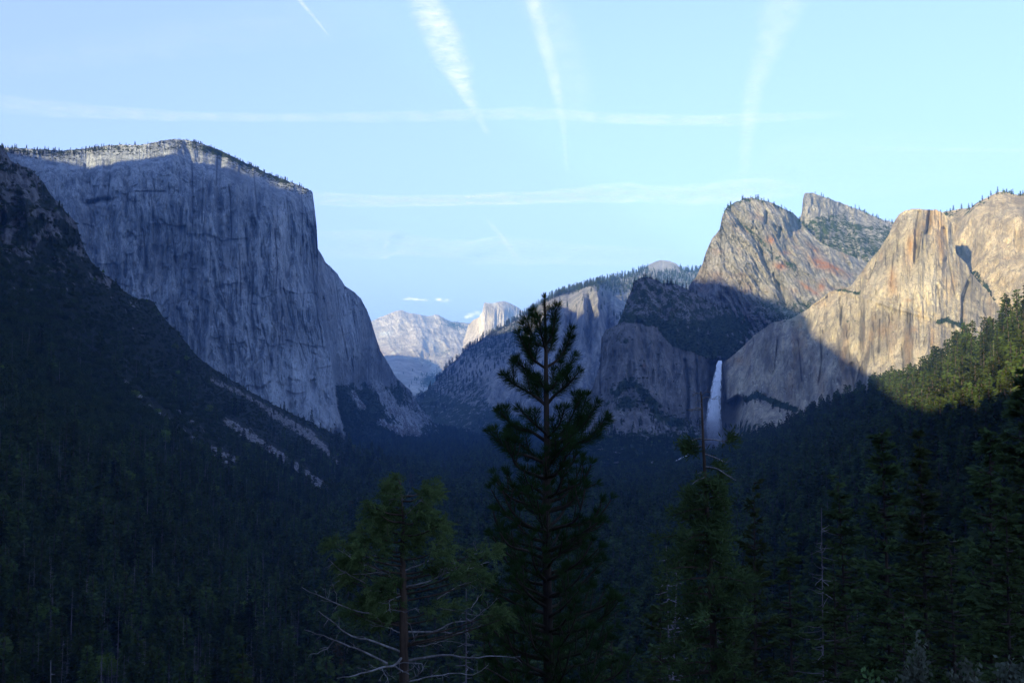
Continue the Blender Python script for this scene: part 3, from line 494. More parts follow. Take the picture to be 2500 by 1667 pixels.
# ranges out of view, skylines shaped to cast the valley and far-peak shade -------------
def build_range(name, SH, tf, s0, s1, seed, wf=0.85):
    """an unseen shade-casting range across the light: SH = (across, height that the sun line needs at the valley), tf = where it stands along the light"""
    fine = 14 if s1 - s0 < 6000 else 40
    sx = np.arange(s0, s1, fine).astype(float)
    H = np.interp(sx, [p[0] for p in SH], [p[1] for p in SH]) + 10 * fbm(sx / 160, sx * 0, 4, 181) * sstep(0, 900, np.abs(sx))
    T = tf(sx); top = H + T * math.tan(SUN_EL); rows = []
    for fr in (-1.0, -0.75, -0.5, -0.3, -0.12, 0, 0.12, 0.3, 0.5, 0.75, 1.0):
        w = (top - FLOOR) * wf; t = -T + np.where(fr > 0, np.minimum(w, np.abs(T) * 0.9 + np.abs(sx) * 0.12), w) * fr
        z = FLOOR - 4 + (top - FLOOR + 4) * (1 - abs(fr)) ** 1.1
        if abs(fr) in (0.12, .3, .5, .75): z = z + 0.05 * (top - FLOOR) * fbm(sx / 250, sx * 0 + fr * 5, 5, 190)
        rows.append(np.stack([sx * math.cos(SUN_AZ) + t * math.sin(SUN_AZ), -sx * math.sin(SUN_AZ) + t * math.cos(SUN_AZ), z], -1))
    V = np.stack(rows); idx = np.arange(V.shape[0] * V.shape[1]).reshape(V.shape[:2])
    m = mesh_np(name, V.reshape(-1, 3), np.stack([idx[:-1, :-1], idx[:-1, 1:], idx[1:, 1:], idx[1:, :-1]], -1).reshape(-1, 4), True, M_hill)
    for k in ('veg', 'stain', 'pale', 'dark'): attr(m, k, np.full(V.shape[0] * V.shape[1], 0.7 if k == 'veg' else 0.0))
    link(name, m, kind='structure'); return sx, H
build_range('shade_casting_range', [(-4700, 900), (-4300, 1340), (-4200, 1400), (-3640, 1390), (-3250, 1090), (-3000, 1035), (-2830, 1040), (-2800, 1085), (-2770, 1150), (-2740, 1175), (-2500, 1135), (-1800, 1020), (-1396, 912), (-1240, 853), (-1130, 812), (-980, 740), (-869, 657), (-820, 579), (-728, 512), (-650, 452), (-600, 428), (-557, 405), (-348, 236), (-212, 143), (-135, 100), (-100, 90), (0, 80), (300, 85), (600, 130)], lambda q: 320 + 0.33 * np.minimum(np.abs(q), 2800), -4700, 600, 1)
build_range('shade_casting_range', [(-11500, 1900), (-10400, 2440), (-9600, 2430), (-8700, 2370), (-8300, 2240), (-7700, 2000), (-7200, 1880), (-6600, 1780), (-6100, 1700)], lambda q: -6000 + 0 * q, -11500, -6100, 2)  # added, hidden behind the great wall, to shade the foot of the far peak
# ------------------------------------------------------------------ waterfall
def mat_water():
    b = NB('falling_water'); p = b.pos()
    f = b.noise(p, 0.35, (1, 1, 0.10), 6, 0.7); e = b.attr('edge'); g = b.noise(p, 0.12, (1, 1, 0.35), 5, 0.7)
    d = b.n('ShaderNodeBsdfDiffuse'); t = b.n('ShaderNodeBsdfTranslucent'); col = b.mix(b.ramp(f, .35, .65), (0.78, 0.82, 0.85), (0.98, 0.99, 1.0))
    b.l(col, d.inputs[0]); b.l(col, t.inputs[0])
    mx = b.n('ShaderNodeMixShader'); mx.inputs[0].default_value = 0.25; b.l(d.outputs[0], mx.inputs[1]); b.l(t.outputs[0], mx.inputs[2])
    tr = b.n('ShaderNodeBsdfTransparent'); m2 = b.n('ShaderNodeMixShader')
    a = b.ramp(b.math('ADD', e, b.math('MULTIPLY', b.math('SUBTRACT', g, 0.5), 2.6)), 0.10, 0.60)
    b.l(a, m2.inputs[0]); b.l(tr.outputs[0], m2.inputs[1]); b.l(mx.outputs[0], m2.inputs[2]); b.l(m2.outputs[0], b.out.inputs[0]); return b.m
M_water = mat_water()
nvv, nu = 160, 26
cl = [(880, 1758, 5.0, 2838), (888, 1756, 7, 2826), (930, 1750.5, 12, 2800), (975, 1745, 16, 2790), (1020, 1741, 21, 2782), (1060, 1738, 26, 2770), (1084, 1735, 31, 2755)]
cl = np.array(cl); py = np.linspace(880, 1084, nvv); cxx = np.interp(py, cl[:, 0], cl[:, 1]); hw = np.interp(py, cl[:, 0], cl[:, 2]); dd = np.interp(py, cl[:, 0], cl[:, 3])
ang = np.linspace(0, 2 * math.pi, nu, endpoint=False)
U = np.cos(ang)[None] * np.ones((nvv, 1)); W = np.sin(ang)[None] * np.ones((nvv, 1))
PXw = cxx[:, None] + U * hw[:, None] * (1 + 0.12 * fbm(py[:, None] / 9 + U, U * 2, 3, 5)); PYw = py[:, None] + 0 * U
Dw = dd[:, None] - W * hw[:, None] * 0.45 + 2.5 * fbm(U * 6, PYw / 12, 3, 8)
idx = np.arange(nvv * nu).reshape(nvv, nu); nx = np.roll(idx, -1, 1)
m = mesh_np('waterfall', P(PXw, PYw, Dw).reshape(-1, 3), np.stack([idx[:-1], idx[1:], nx[1:], nx[:-1]], -1).reshape(-1, 4), True, M_water)
attr(m, 'edge', (1 - np.abs(U) ** 2) * np.interp(PYw, [1020, 1084], [1, 0.45]))
link('waterfall', m, kind='structure', label='tall white waterfall plunging from the notch in the shaded cliffs', category='waterfall')
# lower cascade glimpsed through the trees
pts = [(1688, 1100), (1680, 1108), (1670, 1116), (1659, 1123), (1650, 1126)]
V = []; 
for (x, y), w in zip(pts, (3, 4, 3.5, 4, 2)):
    for k in range(6):
        a = k / 6 * 6.283; V.append(P(x + math.cos(a) * 2, y + math.sin(a) * w, 2250 - (y - 1100) * 3 + 0.0 + math.sin(a) * 2))
V = np.array(V); idx = np.arange(len(V)).reshape(len(pts), 6); nx = np.roll(idx, -1, 1)
m = mesh_np('cascade', V, np.stack([idx[:-1], idx[1:], nx[1:], nx[:-1]], -1).reshape(-1, 4), True, M_water); attr(m, 'edge', np.full(len(V), 0.8))
link('cascade', m, kind='structure', label='small white cascade in the woods below the tall waterfall', category='cascade')
# spray at the foot: soft puffs of thin vapour
mb = NB('spray'); pv = mb.n('ShaderNodeVolumePrincipled'); pv.inputs['Color'].default_value = (0.92, 0.95, 1, 1); pv.inputs['Density'].default_value = 0.028; mb.l(pv.outputs[0], mb.out.inputs['Volume'])
def vapour(x, y, rx, ry, D, seed, label):
    V = []; Fq = []; s = D / F; c0 = P(x, y, D)
    for i in range(15):
        for j in range(24):
            a = math.pi * i / 14; b_ = 2 * math.pi * j / 24; d = np.array([math.sin(a) * math.cos(b_), math.sin(a) * math.sin(b_), math.cos(a)])
            k = 1 + 0.35 * float(fbm(np.array([d[0] * 1.6 + seed]), np.array([d[2] * 1.6 + d[1]]), 3, seed)[0]); V.append(c0 + d * np.array([rx, rx * .6, ry]) * s * k)
    for i in range(14):
        for j in range(24): Fq.append((i * 24 + j, (i + 1) * 24 + j, (i + 1) * 24 + (j + 1) % 24, i * 24 + (j + 1) % 24))
    link('mist', mesh_np('mist', V, Fq, True, mb.m), kind='stuff', label=label, category='mist')
vapour(1726, 1088, 52, 20, 2700, 3, 'pale spray spreading low at the foot of the waterfall')
vapour(1700, 1104, 26, 12, 2690, 5, 'low spray drifting left below the foot of the waterfall')
vapour(1740, 1058, 30, 40, 2720, 4, 'thin upright veil of spray round the lower end of the waterfall')

# ------------------------------------------------------------------ tree builders
class Geo:
    def __init__(s): s.v = []; s.f = []; s.n = 0
    def add(s, V, Fc): s.v.append(np.asarray(V, np.float32).reshape(-1, 3)); s.f.append(np.asarray(Fc, np.int32) + s.n); s.n += len(s.v[-1])
    def mesh(s, name, mat, smooth=False): return mesh_np(name, np.concatenate(s.v), np.concatenate(s.f), smooth, mat)
def norm(a): return a / (np.linalg.norm(a, axis=-1, keepdims=True) + 1e-9)
def tube(g, pts, rad, k=5):
    pts = np.asarray(pts, float); rad = np.broadcast_to(rad, len(pts)); t = norm(np.gradient(pts, axis=0))
    up = np.where(np.abs(t[:, 2:3]) > 0.9, [[1., 0, 0]], [[0., 0, 1.]]); a = norm(np.cross(t, up)); b = np.cross(t, a)
    an = np.arange(k) / k * 2 * math.pi
    V = pts[:, None] + rad[:, None, None] * (np.cos(an)[None, :, None] * a[:, None] + np.sin(an)[None, :, None] * b[:, None])
    idx = np.arange(len(pts) * k).reshape(-1, k); nx = np.roll(idx, -1, 1)
    g.add(V, np.stack([idx[:-1], nx[:-1], nx[1:], idx[1:]], -1).reshape(-1, 4))
def cards(g, base, d, L, w, rng):
    """thin leaf quads: base (n,3), direction (n,3), length, width"""
    n = len(base); L = np.broadcast_to(L, n)[:, None]; w = np.broadcast_to(w, n)[:, None]; d = norm(d)
    s = norm(np.cross(d, rng.normal(size=(n, 3)))); mid = base + d * L * 0.5
    V = np.stack([base - s * w * 0.2, mid - s * w * .5 + 0, base + d * L, mid + s * w * .5], 1)
    g.add(V, np.arange(n * 4).reshape(n, 4))
def curve(p0, d0, L, up, n=6, wig=0.0, rng=None):
    d = norm(np.array(d0, float)); p = np.array(p0, float); out = [p.copy()]
    for i in range(n):
        d = norm(d + np.array([0, 0, up / n]) + (rng.normal(size=3) * wig if rng is not None else 0)); p = p + d * L / n; out.append(p.copy())
    return np.array(out)
M_bark = bark_material('bark_brown', (0.035, 0.024, 0.017), (0.10, 0.065, 0.045), 5)
M_bark_far = bark_material('bark_grey', (0.03, 0.024, 0.02), (0.07, 0.055, 0.045), 1.5)
M_dead = bark_material('dead_wood', (0.12, 0.105, 0.098), (0.31, 0.28, 0.26), 9)
M_deadfar = bark_material('dead_wood_grey', (0.10, 0.082, 0.086), (0.24, 0.205, 0.21), 1.0)
M_needle = leaf_material('fir_needles', (0.020, 0.029, 0.010), (0.060, 0.080, 0.022), 0.55, 0.15)
M_needle_near = leaf_material('near_fir_needles', (0.030, 0.042, 0.016), (0.065, 0.090, 0.030), 0.3, 0.6)
M_pine = leaf_material('pine_needles', (0.016, 0.030, 0.010), (0.040, 0.064, 0.020), 0.1, 1.2)
M_cedar = leaf_material('cedar_sprays', (0.052, 0.088, 0.030), (0.125, 0.18, 0.062), 0.1, 2.5)
M_oak = leaf_material('oak_leaves', (0.06, 0.10, 0.015), (0.13, 0.18, 0.035), 0.25, 0.2)
M_brush = leaf_material('brush_leaves', (0.018, 0.027, 0.009), (0.046, 0.060, 0.019), 0.35, 0.1)
M_shrub = leaf_material('shrub_leaves', (0.06, 0.066, 0.046), (0.13, 0.14, 0.095), 0.1, 3.0)
M_redneedle = leaf_material('dying_needles', (0.05, 0.034, 0.018), (0.10, 0.065, 0.032), 0.2, 0.2)

def conifer(H, Rr, seed, whorls, nb, clumps, lw, start=0.12, sharp=0.8, ragged=0.35, droop=-0.25, sides=6, dead_top=0.0, limb=False):
    """returns (trunk mesh geo, crown geo); unit metres, base at 0"""
    rng = np.random.RandomState(seed); gt = Geo(); gc = Geo()
    zz = np.linspace(0, 1, 9); lean = rng.normal(size=2) * 0.01 * H
    tp = np.stack([lean[0] * zz ** 2 * 1.0, lean[1] * zz ** 2, zz * H], -1); tr = H * 0.009 * (1 - zz * 0.97) + 0.01
    tube(gt, tp, tr, sides)
    B = []; Dd = []; LL = []
    for i in range(whorls):
        f = start + (1 - start) * (i + rng.rand() * 0.7) / whorls
        if f > 1 - dead_top: continue
        z = f * H; c = np.array([lean[0] * f * f, lean[1] * f * f, z])
        prof = Rr * min(1.0, (1 - f) ** sharp * 1.15 + 0.015) * (0.55 + 0.45 * min(1, (f - start) / 0.18 + .3))
        a0 = rng.rand() * 6.28; zj = z
        for k in range(nb):
            if rng.rand() < 0.12: continue
            c = c * 1.0; c[2] = zj + rng.normal() * H / whorls * 0.8
            a = a0 + k * 6.283 / nb + rng.normal() * 0.25; L = prof * (1 - ragged + ragged * 1.5 * rng.rand())
            rise = 0.35 * (f - 0.45) * 2
            bp = curve(c, (math.cos(a), math.sin(a), rise * .6 + droop * .4), L, 0.5 * droop + 0.35, 4, 0.04, rng)
            if limb: tube(gt, bp, np.linspace(H * 0.0022, 0.006, 5), 3)
            n = max(1, int(clumps * (0.35 + L / Rr))); t = rng.rand(n) ** 0.6
            q = np.stack([np.interp(t * 4, range(5), bp[:, j]) for j in range(3)], -1)
            dirn = norm(bp[-1] - bp[0]); side = np.array([-dirn[1], dirn[0], 0])
            q = q + side * (rng.normal(size=(n, 1)) * L * 0.16 * (1.15 - t[:, None])) + rng.normal(size=(n, 3)) * 0.12 * lw
            B.append(q); Dd.append(dirn * 0.9 + side * rng.normal(size=(n, 1)) * 0.8 + np.array([0, 0, -0.15]) + rng.normal(size=(n, 3)) * 0.3); LL.append(np.full(n, lw) * (0.6 + 0.8 * rng.rand(n)))
    n = 6; B.append(np.tile(tp[-1] * np.array([1, 1, 1 - dead_top]) - np.array([0, 0, lw * .5]), (n, 1))); Dd.append(np.array([0, 0, 1.]) + rng.normal(size=(n, 3)) * 0.25); LL.append(np.full(n, lw * 0.9))
    B = np.concatenate(B); Dd = np.concatenate(Dd); LL = np.concatenate(LL)
    cards(gc, B, Dd, LL, LL * 0.42, rng)
    return gt, gc
def snag(H, seed, nb=26, ln=0.09, sides=5, thick=0.009):
    rng = np.random.RandomState(seed); g = Geo(); gb = Geo()
    zz = np.linspace(0, 1, 8); ln2 = rng.normal(size=2) * 0.012 * H
    tp = np.stack([ln2[0] * zz ** 2, ln2[1] * zz, zz * H], -1); tube(g, tp, H * thick * (1 - zz * 0.9), sides)
    for i in range(nb):
        f = 0.3 + 0.68 * rng.rand(); a = rng.rand() * 6.28; L = H * ln * (1.25 - f) * (0.4 + 1.1 * rng.rand())
        bp = curve((ln2[0] * f * f, ln2[1] * f, f * H), (math.cos(a), math.sin(a), -0.25 + 0.2 * rng.normal()), L, 0.3, 4, 0.12, rng)
        tube(gb, bp, np.linspace(H * thick * .22, H * thick * .06, 5), 3)
    return g, gb
def boulder(seed):
    rng = np.random.RandomState(seed); g = Geo(); V = []
    for i in range(5):
        for j in range(7):
            a = math.pi * (i + .001) / 4.002; b = 2 * math.pi * j / 7; d = np.array([math.sin(a) * math.cos(b), math.sin(a) * math.sin(b), math.cos(a)]); V.append(d * np.array([.6, .45, .4]) * rng.uniform(.75, 1.2))
    g.add(V, [(i * 7 + j, (i + 1) * 7 + j, (i + 1) * 7 + (j + 1) % 7, i * 7 + (j + 1) % 7) for i in range(4) for j in range(7)]); return g
def broadleaf(H, Rr, seed, n, lw):
    rng = np.random.RandomState(seed); gt = Geo(); gc = Geo(); tube(gt, curve((0, 0, 0), (0.05, 0, 1), H * .55, 0.1, 4, 0.05, rng), np.linspace(H * .025, H * .01, 5), 5)
    B = []
    for i in range(14):
        a = rng.rand() * 6.28; r = Rr * 0.75 * math.sqrt(rng.rand()); z = H * (0.35 + 0.5 * rng.rand() * (1 - 0.4 * r / Rr)); c = np.array([r * math.cos(a), r * math.sin(a), z]); rad = Rr * (0.25 + 0.3 * rng.rand())
        tube(gt, [(0, 0, H * .3), c * 0.6 + np.array([0, 0, H * .16]), c], [H * .008, H * .005, H * .002], 3)
        d = norm(rng.normal(size=(n // 14, 3))); B.append(c + d * rad * (0.6 + 0.5 * rng.rand(len(d), 1)) * np.array([1, 1, .75]))
    B = np.concatenate(B); cards(gc, B, rng.normal(size=B.shape) + np.array([0, 0, .2]), lw, lw * .7, rng); return gt, gc
def bush(seed, n, lw=0.16):
    rng = np.random.RandomState(seed); gc = Geo(); B = []
    for i in range(7):
        c = np.array([rng.normal() * .38, rng.normal() * .38, 0.12 + 0.3 * rng.rand()]); d = norm(rng.normal(size=(n // 7, 3))); B.append(c + d * (0.2 + 0.22 * rng.rand()) * (0.7 + .4 * rng.rand(len(d), 1)))
    B = np.concatenate(B); cards(gc, B, rng.normal(size=B.shape) + np.array([0, 0, .3]), lw, lw * .7, rng); return gc

# ------------------------------------------------------------------ forest
# kinds used over the valley, heights normalised to 1
def join_geo(name, parts):
    gs = [p[0] for p in parts]; off = np.cumsum([0] + [g.n for g in gs])
    V = np.concatenate([np.concatenate(g.v) for g in gs]); Fc = np.concatenate([np.concatenate(g.f) + o for g, o in zip(gs, off)])
    m = mesh_np(name, V, Fc, False, None); mi = np.concatenate([np.full(len(np.concatenate(g.f)), i) for i, g in enumerate(gs)])
    for p in parts: m.materials.append(p[1])
    m.polygons.foreach_set('material_index', mi.astype(np.int32)); return m
KINDS = {}     # name -> list of (trunk_mesh, crown_mesh, far_mesh)
def reg(kind, gt, gc, mt, mc, low):
    KINDS.setdefault(kind, []).append((gt.mesh(kind + '_trunk', mt), gc.mesh(kind + '_crown', mc), join_geo(kind + '_far', [(low[0], mt), (low[1], mc)])))
for i in range(6):
    sl = [0.16, 0.13, 0.19, 0.145, 0.12, 0.17][i]
    hi = conifer(1, sl * .88, 200 + i, 40, 7, 10, 0.046, start=[.1, .2, .08, .3, .15, .12][i], sharp=[.8, .7, .9, .65, .8, 1.0][i], droop=-0.35, sides=5)
    lo = conifer(1, sl * .85, 220 + i, 24, 6, 5, 0.078, start=[.1, .2, .08, .3, .15, .12][i], sharp=[.8, .7, .9, .65, .8, 1.0][i], droop=-0.35, sides=4)
    reg('conifer', hi[0], hi[1], M_bark_far, M_needle, lo)
for i in range(4):
    hi = snag(1, 240 + i, 60, 0.10, 5, 0.007); lo = snag(1, 250 + i, 22, 0.10, 4, 0.007); reg('dead_tree', hi[0], hi[1], M_deadfar, M_deadfar, lo)
for i in range(3):
    hi = broadleaf(1, .42, 260 + i, 2400, 0.045); lo = broadleaf(1, .42, 270 + i, 420, 0.10); reg('oak', hi[0], hi[1], M_bark_far, M_oak, lo)
hi = conifer(1, .15, 281, 34, 6, 7, 0.05); lo = conifer(1, .15, 282, 17, 5, 3, 0.085, sides=4); reg('red_conifer', hi[0], hi[1], M_bark_far, M_redneedle, lo)
BUSH = [join_geo('bush_far', [(bush(290 + i, 260), M_brush)]) for i in range(4)]

def sample(mass, n, dens, seed):
    """n random surface points with probability ~ area x density"""
    M = MASS[mass]; P4 = M['pos']; rng = np.random.RandomState(seed)
    a = P4[1:, :-1] - P4[:-1, :-1]; b = P4[:-1, 1:] - P4[:-1, :-1]; ar = np.abs(a[..., 0] * b[..., 1] - a[..., 1] * b[..., 0]) + 0.15 * np.linalg.norm(np.cross(a, b), axis=-1)
    X = M['PX'][:-1, :-1]; Y = M['PY'][:-1, :-1]; Dm = M['D'][:-1, :-1]
    w = (ar * np.clip(dens(X, Y, Dm), 0, None)).ravel(); tot = w.sum(); 
    if tot <= 0: return np.zeros((0, 3)), np.zeros(0), np.zeros(0)
    k = rng.choice(len(w), n, p=w / tot); i, j = np.unravel_index(k, ar.shape); u = rng.rand(n, 1); v = rng.rand(n, 1)
    p = P4[i, j] + a[i, j] * u + b[i, j] * v
    return p, X[i, j], Y[i, j]
pts_all = []      # (x,y,z,h,kind,region)
def scatter(mass, n, dens, seed, hmin, hmax, kinds, region):
    rng = np.random.RandomState(seed + 999); p, x, y = sample(mass, n, dens, seed)
    h = hmin + (hmax - hmin) * rng.beta(1.2, 1.4, n)
    kn = list(kinds); pr = np.array([kinds[k] for k in kn], float); kk = rng.choice(len(kn), n, p=pr / pr.sum())
    for q, hh, k in zip(p, h, kk):
        kd = kn[k]; hq = hh * (0.5 if kd == 'oak' else (0.85 if kd == 'dead_tree' else 1))
        pts_all.append((q[0], q[1], q[2] - 0.6, hq, kd, region))
near_fade = lambda D: np.clip(1.0 / (0.5 + (D / 1100.0) ** 1.5), 0, 1.4)
inview = lambda X: (X > -150) * (X < 2680)
# left slope: conifers and many dead trees low down, brush above
def d_left(X, Y, D):
    low = sstep(1060, 1180, Y + 0.12 * (600 - X) * 0 + 60 * fbm(X / 120, Y / 80, 3, 301))
    return inview(X) * near_fade(D) * np.clip(low + 0.10 * (Y > 850), 0, 1) * (1 - np.clip(talus(X, Y) * 3, 0, .97)) * (1 - np.clip(talus(X, Y - 14) * 2, 0, .9)) * (Y < 1830)
scatter('hillside', 4300, d_left, 310, 15, 34, dict(conifer=5.6, dead_tree=4.4, oak=0.8, red_conifer=0.02), 'left')
scatter('hillside', 260, lambda X, Y, D: inview(X) * sstep(-3, 6, Y - np.interp(X, [p[0] for p in HILL_TOP], [p[1] for p in HILL_TOP])) * (1 - sstep(10, 40, Y - np.interp(X, [p[0] for p in HILL_TOP], [p[1] for p in HILL_TOP]))) * (X > 20), 311, 5, 13, dict(conifer=5, oak=3), 'left')
def d_val(X, Y, D):
    left_mask = np.interp(X, [600, 830, 1000, 1130, 1300], [0, 0.3, 1, 1, 1]); return inview(X) * left_mask * near_fade(D) * (.25 + 1.5 * sstep(-.3, .4, fbm(X / 70, Y / 22, 4, 305))) * (1 - CLEAR(X, Y)) * (Y < 1880) * (Y > 1048)
scatter('valley', 21000, lambda X, Y, D: d_val(X, Y, D) * (X < 1850), 320, 24, 44, dict(conifer=8, dead_tree=1.3, oak=.4), 'valley')
scatter('valley', 6500, lambda X, Y, D: inview(X) * (X >= 1560) * near_fade(D) * (0.35 + 0.65 * (1 - sstep(2150, 2350, X) * sstep(780, 860, Y) * (1 - sstep(1010, 1060, Y)))) * (1 - CLEAR(X, Y)) * (Y < 1850), 330, 22, 44, dict(conifer=8.6, dead_tree=.9, oak=0.8), 'right')
scatter('valley', 2100, lambda X, Y, D: (X > 2120) * (X < 2680) * (Y < 1080) * (1 - CLEAR(X, Y)), 331, 14, 26, dict(oak=1.0), 'right')
# trees on rims, ledges and the far ridge
scatter('cliff', 330, lambda X, Y, D: (X > -20) * (X < 780) * (rim_band(X, Y) < np.interp(X, [0, 200, 340, 440, 520, 760], [18, 16, 3, 4, 10, 6])) * np.interp(X, [0, 240, 330, 430, 500, 700], [1, .9, .15, .3, 1.3, .8]) * (.15 + 2 * sstep(-.1, .3, fbm(X / 16, Y / 12, 3, 341))), 340, 6, 15, dict(conifer=1), 'rim')
def d_ridge(X, Y, D):
    e = np.interp(X, [1000, 1290, 1340, 1400, 1450, 1500, 1560, 1750], [700, 768, 725, 705, 695, 715, 705, 690])
    dome = 1 - sstep(.3, .5, blob(X, Y, 1615, 645, 48, 20))
    return dome * (0.10 + 1.3 * (Y < e + 4)) * (Y < 1040) + 0.5 * (X < 1330) * (Y < np.interp(X, [1000, 1100, 1330], [1100, 1000, 800]))
scatter('ridge', 1700, d_ridge, 350, 18, 34, dict(conifer=1), 'far')
scatter('ridge', 420, lambda X, Y, D: (Y - np.interp(X, MASS['ridge']['px'], MASS['ridge']['top']) < 6) * (1 - sstep(.3, .5, blob(X, Y, 1615, 640, 48, 20))), 351, 24, 46, dict(conifer=1), 'far')
scatter('mountain', 500, lambda X, Y, D: blob(X, Y, 1110, 795, 30, 10, 15) + .8 * blob(X, Y, 1110, 930, 60, 25) + .4 * blob(X, Y, 1180, 880, 40, 20), 352, 25, 45, dict(conifer=1), 'far')
topy = lambda nme, X: np.interp(X, MASS[nme]['px'], MASS[nme]['top'])
for nme, k, ds in [('peak', 60, lambda X, Y, D: (Y - topy('peak', X) < 8) * (X < 1970) * (X > 1765)), ('summit', 60, lambda X, Y, D: (Y - topy('summit', X) < 5) * (X > 1985)), ('rock_wall', 45, lambda X, Y, D: (Y - topy('rock_wall', X) < 6) * (X < 2520)),
                   ('crag', 90, lambda X, Y, D: (Y - topy('crag', X) < 5) * (X > 1540)), ('crag', 500, lambda X, Y, D: (Y > 1030) * (X < 1960) + 0.10 * blob(X, Y, 1840, 780, 100, 30)), ('rock_tower', 120, lambda X, Y, D: blob(X, Y, 1860, 985, 60, 12, 10) + blob(X, Y, 2325, 795, 35, 8, 15) + (Y > 1040)), ('rock_wall', 120, lambda X, Y, D: sstep(0, 16, Y - np.interp(X, [2350, 2390, 2420, 2450, 2480, 2520], [640, 655, 700, 760, 760, 690])))]:
    scatter(nme, k, ds, 360 + k, 8, 20, dict(conifer=3, oak=1), 'far')
# brush
br = []
def scat_b(mass, n, dens, seed, smin, smax):
    rng = np.random.RandomState(seed); p, x, y = sample(mass, n, dens, seed)
    for q in p: br.append((q[0], q[1], q[2] - 0.5, smin + (smax - smin) * rng.rand() ** 1.5))
scat_b('hillside', 15000, lambda X, Y, D: inview(X) * (0.05 + sstep(-.25, .25, fbm(X / 45, Y / 30, 4, 401) + 0.6 * sstep(500, 900, Y + .3 * X) - .1)) * (1 - np.clip(talus(X, Y) * 4, 0, 1)) * (1 - np.clip(talus(X - 2, Y + 7) * 4, 0, 1)) * (Y < 1500) * np.clip((1200 / D), 0.3, 2), 402, 4, 13)
scat_b('crag', 3800, lambda X, Y, D: mk_c1(X, Y, D, None)['veg'] ** 2, 403, 3, 9)
scat_b('summit', 1500, lambda X, Y, D: mk_veg(X, Y), 404, 3, 8) if False else None
scat_b('peak', 700, lambda X, Y, D: np.clip(mk_c2(X, Y, D, None)['veg'], 0, 1) ** 2, 405, 3, 7)
scat_b('cliff', 2600, lambda X, Y, D: (X > 815) * (Y > 935) * np.clip(mk_cap(X, Y, D, None)['veg'], 0, 1) ** 2 + .25 * (rim_band(X, Y) < 25), 406, 4, 11)
scat_b('valley', 2600, lambda X, Y, D: (X > 2050) * (X < 2660) * (Y < 1200) * (1 - CLEAR(X, Y)), 407, 3, 8)
scat_b('summit', 1300, lambda X, Y, D: sstep(0, 14, Y - np.interp(X, [1950, 2000, 2060, 2110, 2150, 2200], [540, 520, 512, 545, 535, 560])) * sstep(-.2, .2, fbm(X / 30, Y / 16, 3, 9)), 408, 4, 10)

A = np.array([(a[0], a[1], a[2], a[3]) for a in pts_all]); ppx, ppy = proj(A[:, :3]); tpx, tpy = proj(A[:, :3] + np.stack([0 * A[:, 3], 0 * A[:, 3], A[:, 3]], -1))
dist = np.linalg.norm(A[:, :2], axis=1); size = A[:, 3] * F / dist
vis = (ppx > 10) & (ppx < 2490) & (tpy < 1640) & (tpy > 300)
# hide-test: keep only ones not swallowed behind the left hillside
hz_top = np.interp(tpx, MASS['hillside']['px'], MASS['hillside']['top']); hz_top[(tpx > 1120)] = 9999
reg_ = np.array([a[5] for a in pts_all]); vis &= ~((reg_ != 'left') & (tpy > hz_top + 2) & (tpx < 1120))
# the near trees standing in front hide what is behind them
vis &= ~((tpx > 2030) & (tpy > 1120)) & ~((np.abs(tpx - 1333) < 60 + (tpy - 900) * 0.25) & (tpy > 1100)) & ~((np.abs(tpx - 990) < 130) & (tpy > 1230)) & ~((tpx > 1560) & (tpy > 1330))
sky_l = (reg_ == 'right') & (tpx > 2100) & (tpy < 1000)
score = np.where(vis, size * (1 + 0.0 * sky_l), -1)
order = np.argsort(-score)
NIND = dict(conifer=205, dead_tree=70, oak=24, red_conifer=1); cnt = {k: 0 for k in NIND}; chosen = []
for i in order:
    k = pts_all[i][4]
    if score[i] <= 0: break
    if cnt[k] < NIND[k]: cnt[k] += 1; chosen.append(i)
chs = set(chosen)
LAB = {('conifer', 'left'): ('dark conifer among dead trunks on the shaded left mountainside', 'conifers on the left mountainside'),
       ('dead_tree', 'left'): ('bare grey dead tree in the woods of the left mountainside', 'dead trees on the left mountainside'),
       ('oak', 'left'): ('round dark broadleaf tree on the shaded left mountainside', 'broadleaf trees on the left mountainside'),
       ('red_conifer', 'left'): ('dying conifer with rust brown needles on the left mountainside', 'rust brown conifers on the left mountainside'),
       ('conifer', 'valley'): ('dark conifer of the shaded valley floor forest', 'conifers of the valley floor'),
       ('dead_tree', 'valley'): ('bare grey dead tree of the valley floor forest', 'dead trees of the valley floor'),
       ('oak', 'valley'): ('round broadleaf tree of the valley floor forest', 'broadleaf trees of the valley floor'),
       ('conifer', 'right'): ('pointed conifer on the wooded slope below the cream granite walls', 'conifers on the right slope'),
       ('dead_tree', 'right'): ('bare dead tree on the wooded slope below the cream granite walls', 'dead trees on the right slope'),
       ('oak', 'right'): ('round yellow-green broadleaf tree on the slope below the cream walls', 'broadleaf trees on the right slope'),
       ('conifer', 'rim'): ('small pine on the sunlit rim of the great granite wall', 'pines on the rim of the great wall'), ('conifer', 'far'): ('small distant conifer on the skyline of a far ridge', 'conifers on far skylines'), ('oak', 'far'): ('small distant broadleaf tree on a high ledge', 'broadleaf trees on far ledges')}
rng = np.random.RandomState(77)
NAME = dict(conifer='conifer_tree', dead_tree='dead_tree', oak='broadleaf_tree', red_conifer='dying_conifer')
for i in chosen:
    x, y, z, h, k, rg = pts_all[i]; ms = KINDS[k][rng.randint(len(KINDS[k]))]
    lab, grp = LAB[(k, rg)]
    e = link(NAME[k], None, loc=(x, y, z), label=lab, category='dead tree' if k == 'dead_tree' else 'tree', group=grp)
    e.rotation_euler = (0, 0, rng.rand() * 6.28); w = h * (0.85 + 0.3 * rng.rand()); e.scale = (w, w, h)
    link('trunk', ms[0], e); link('crown', ms[1], e)
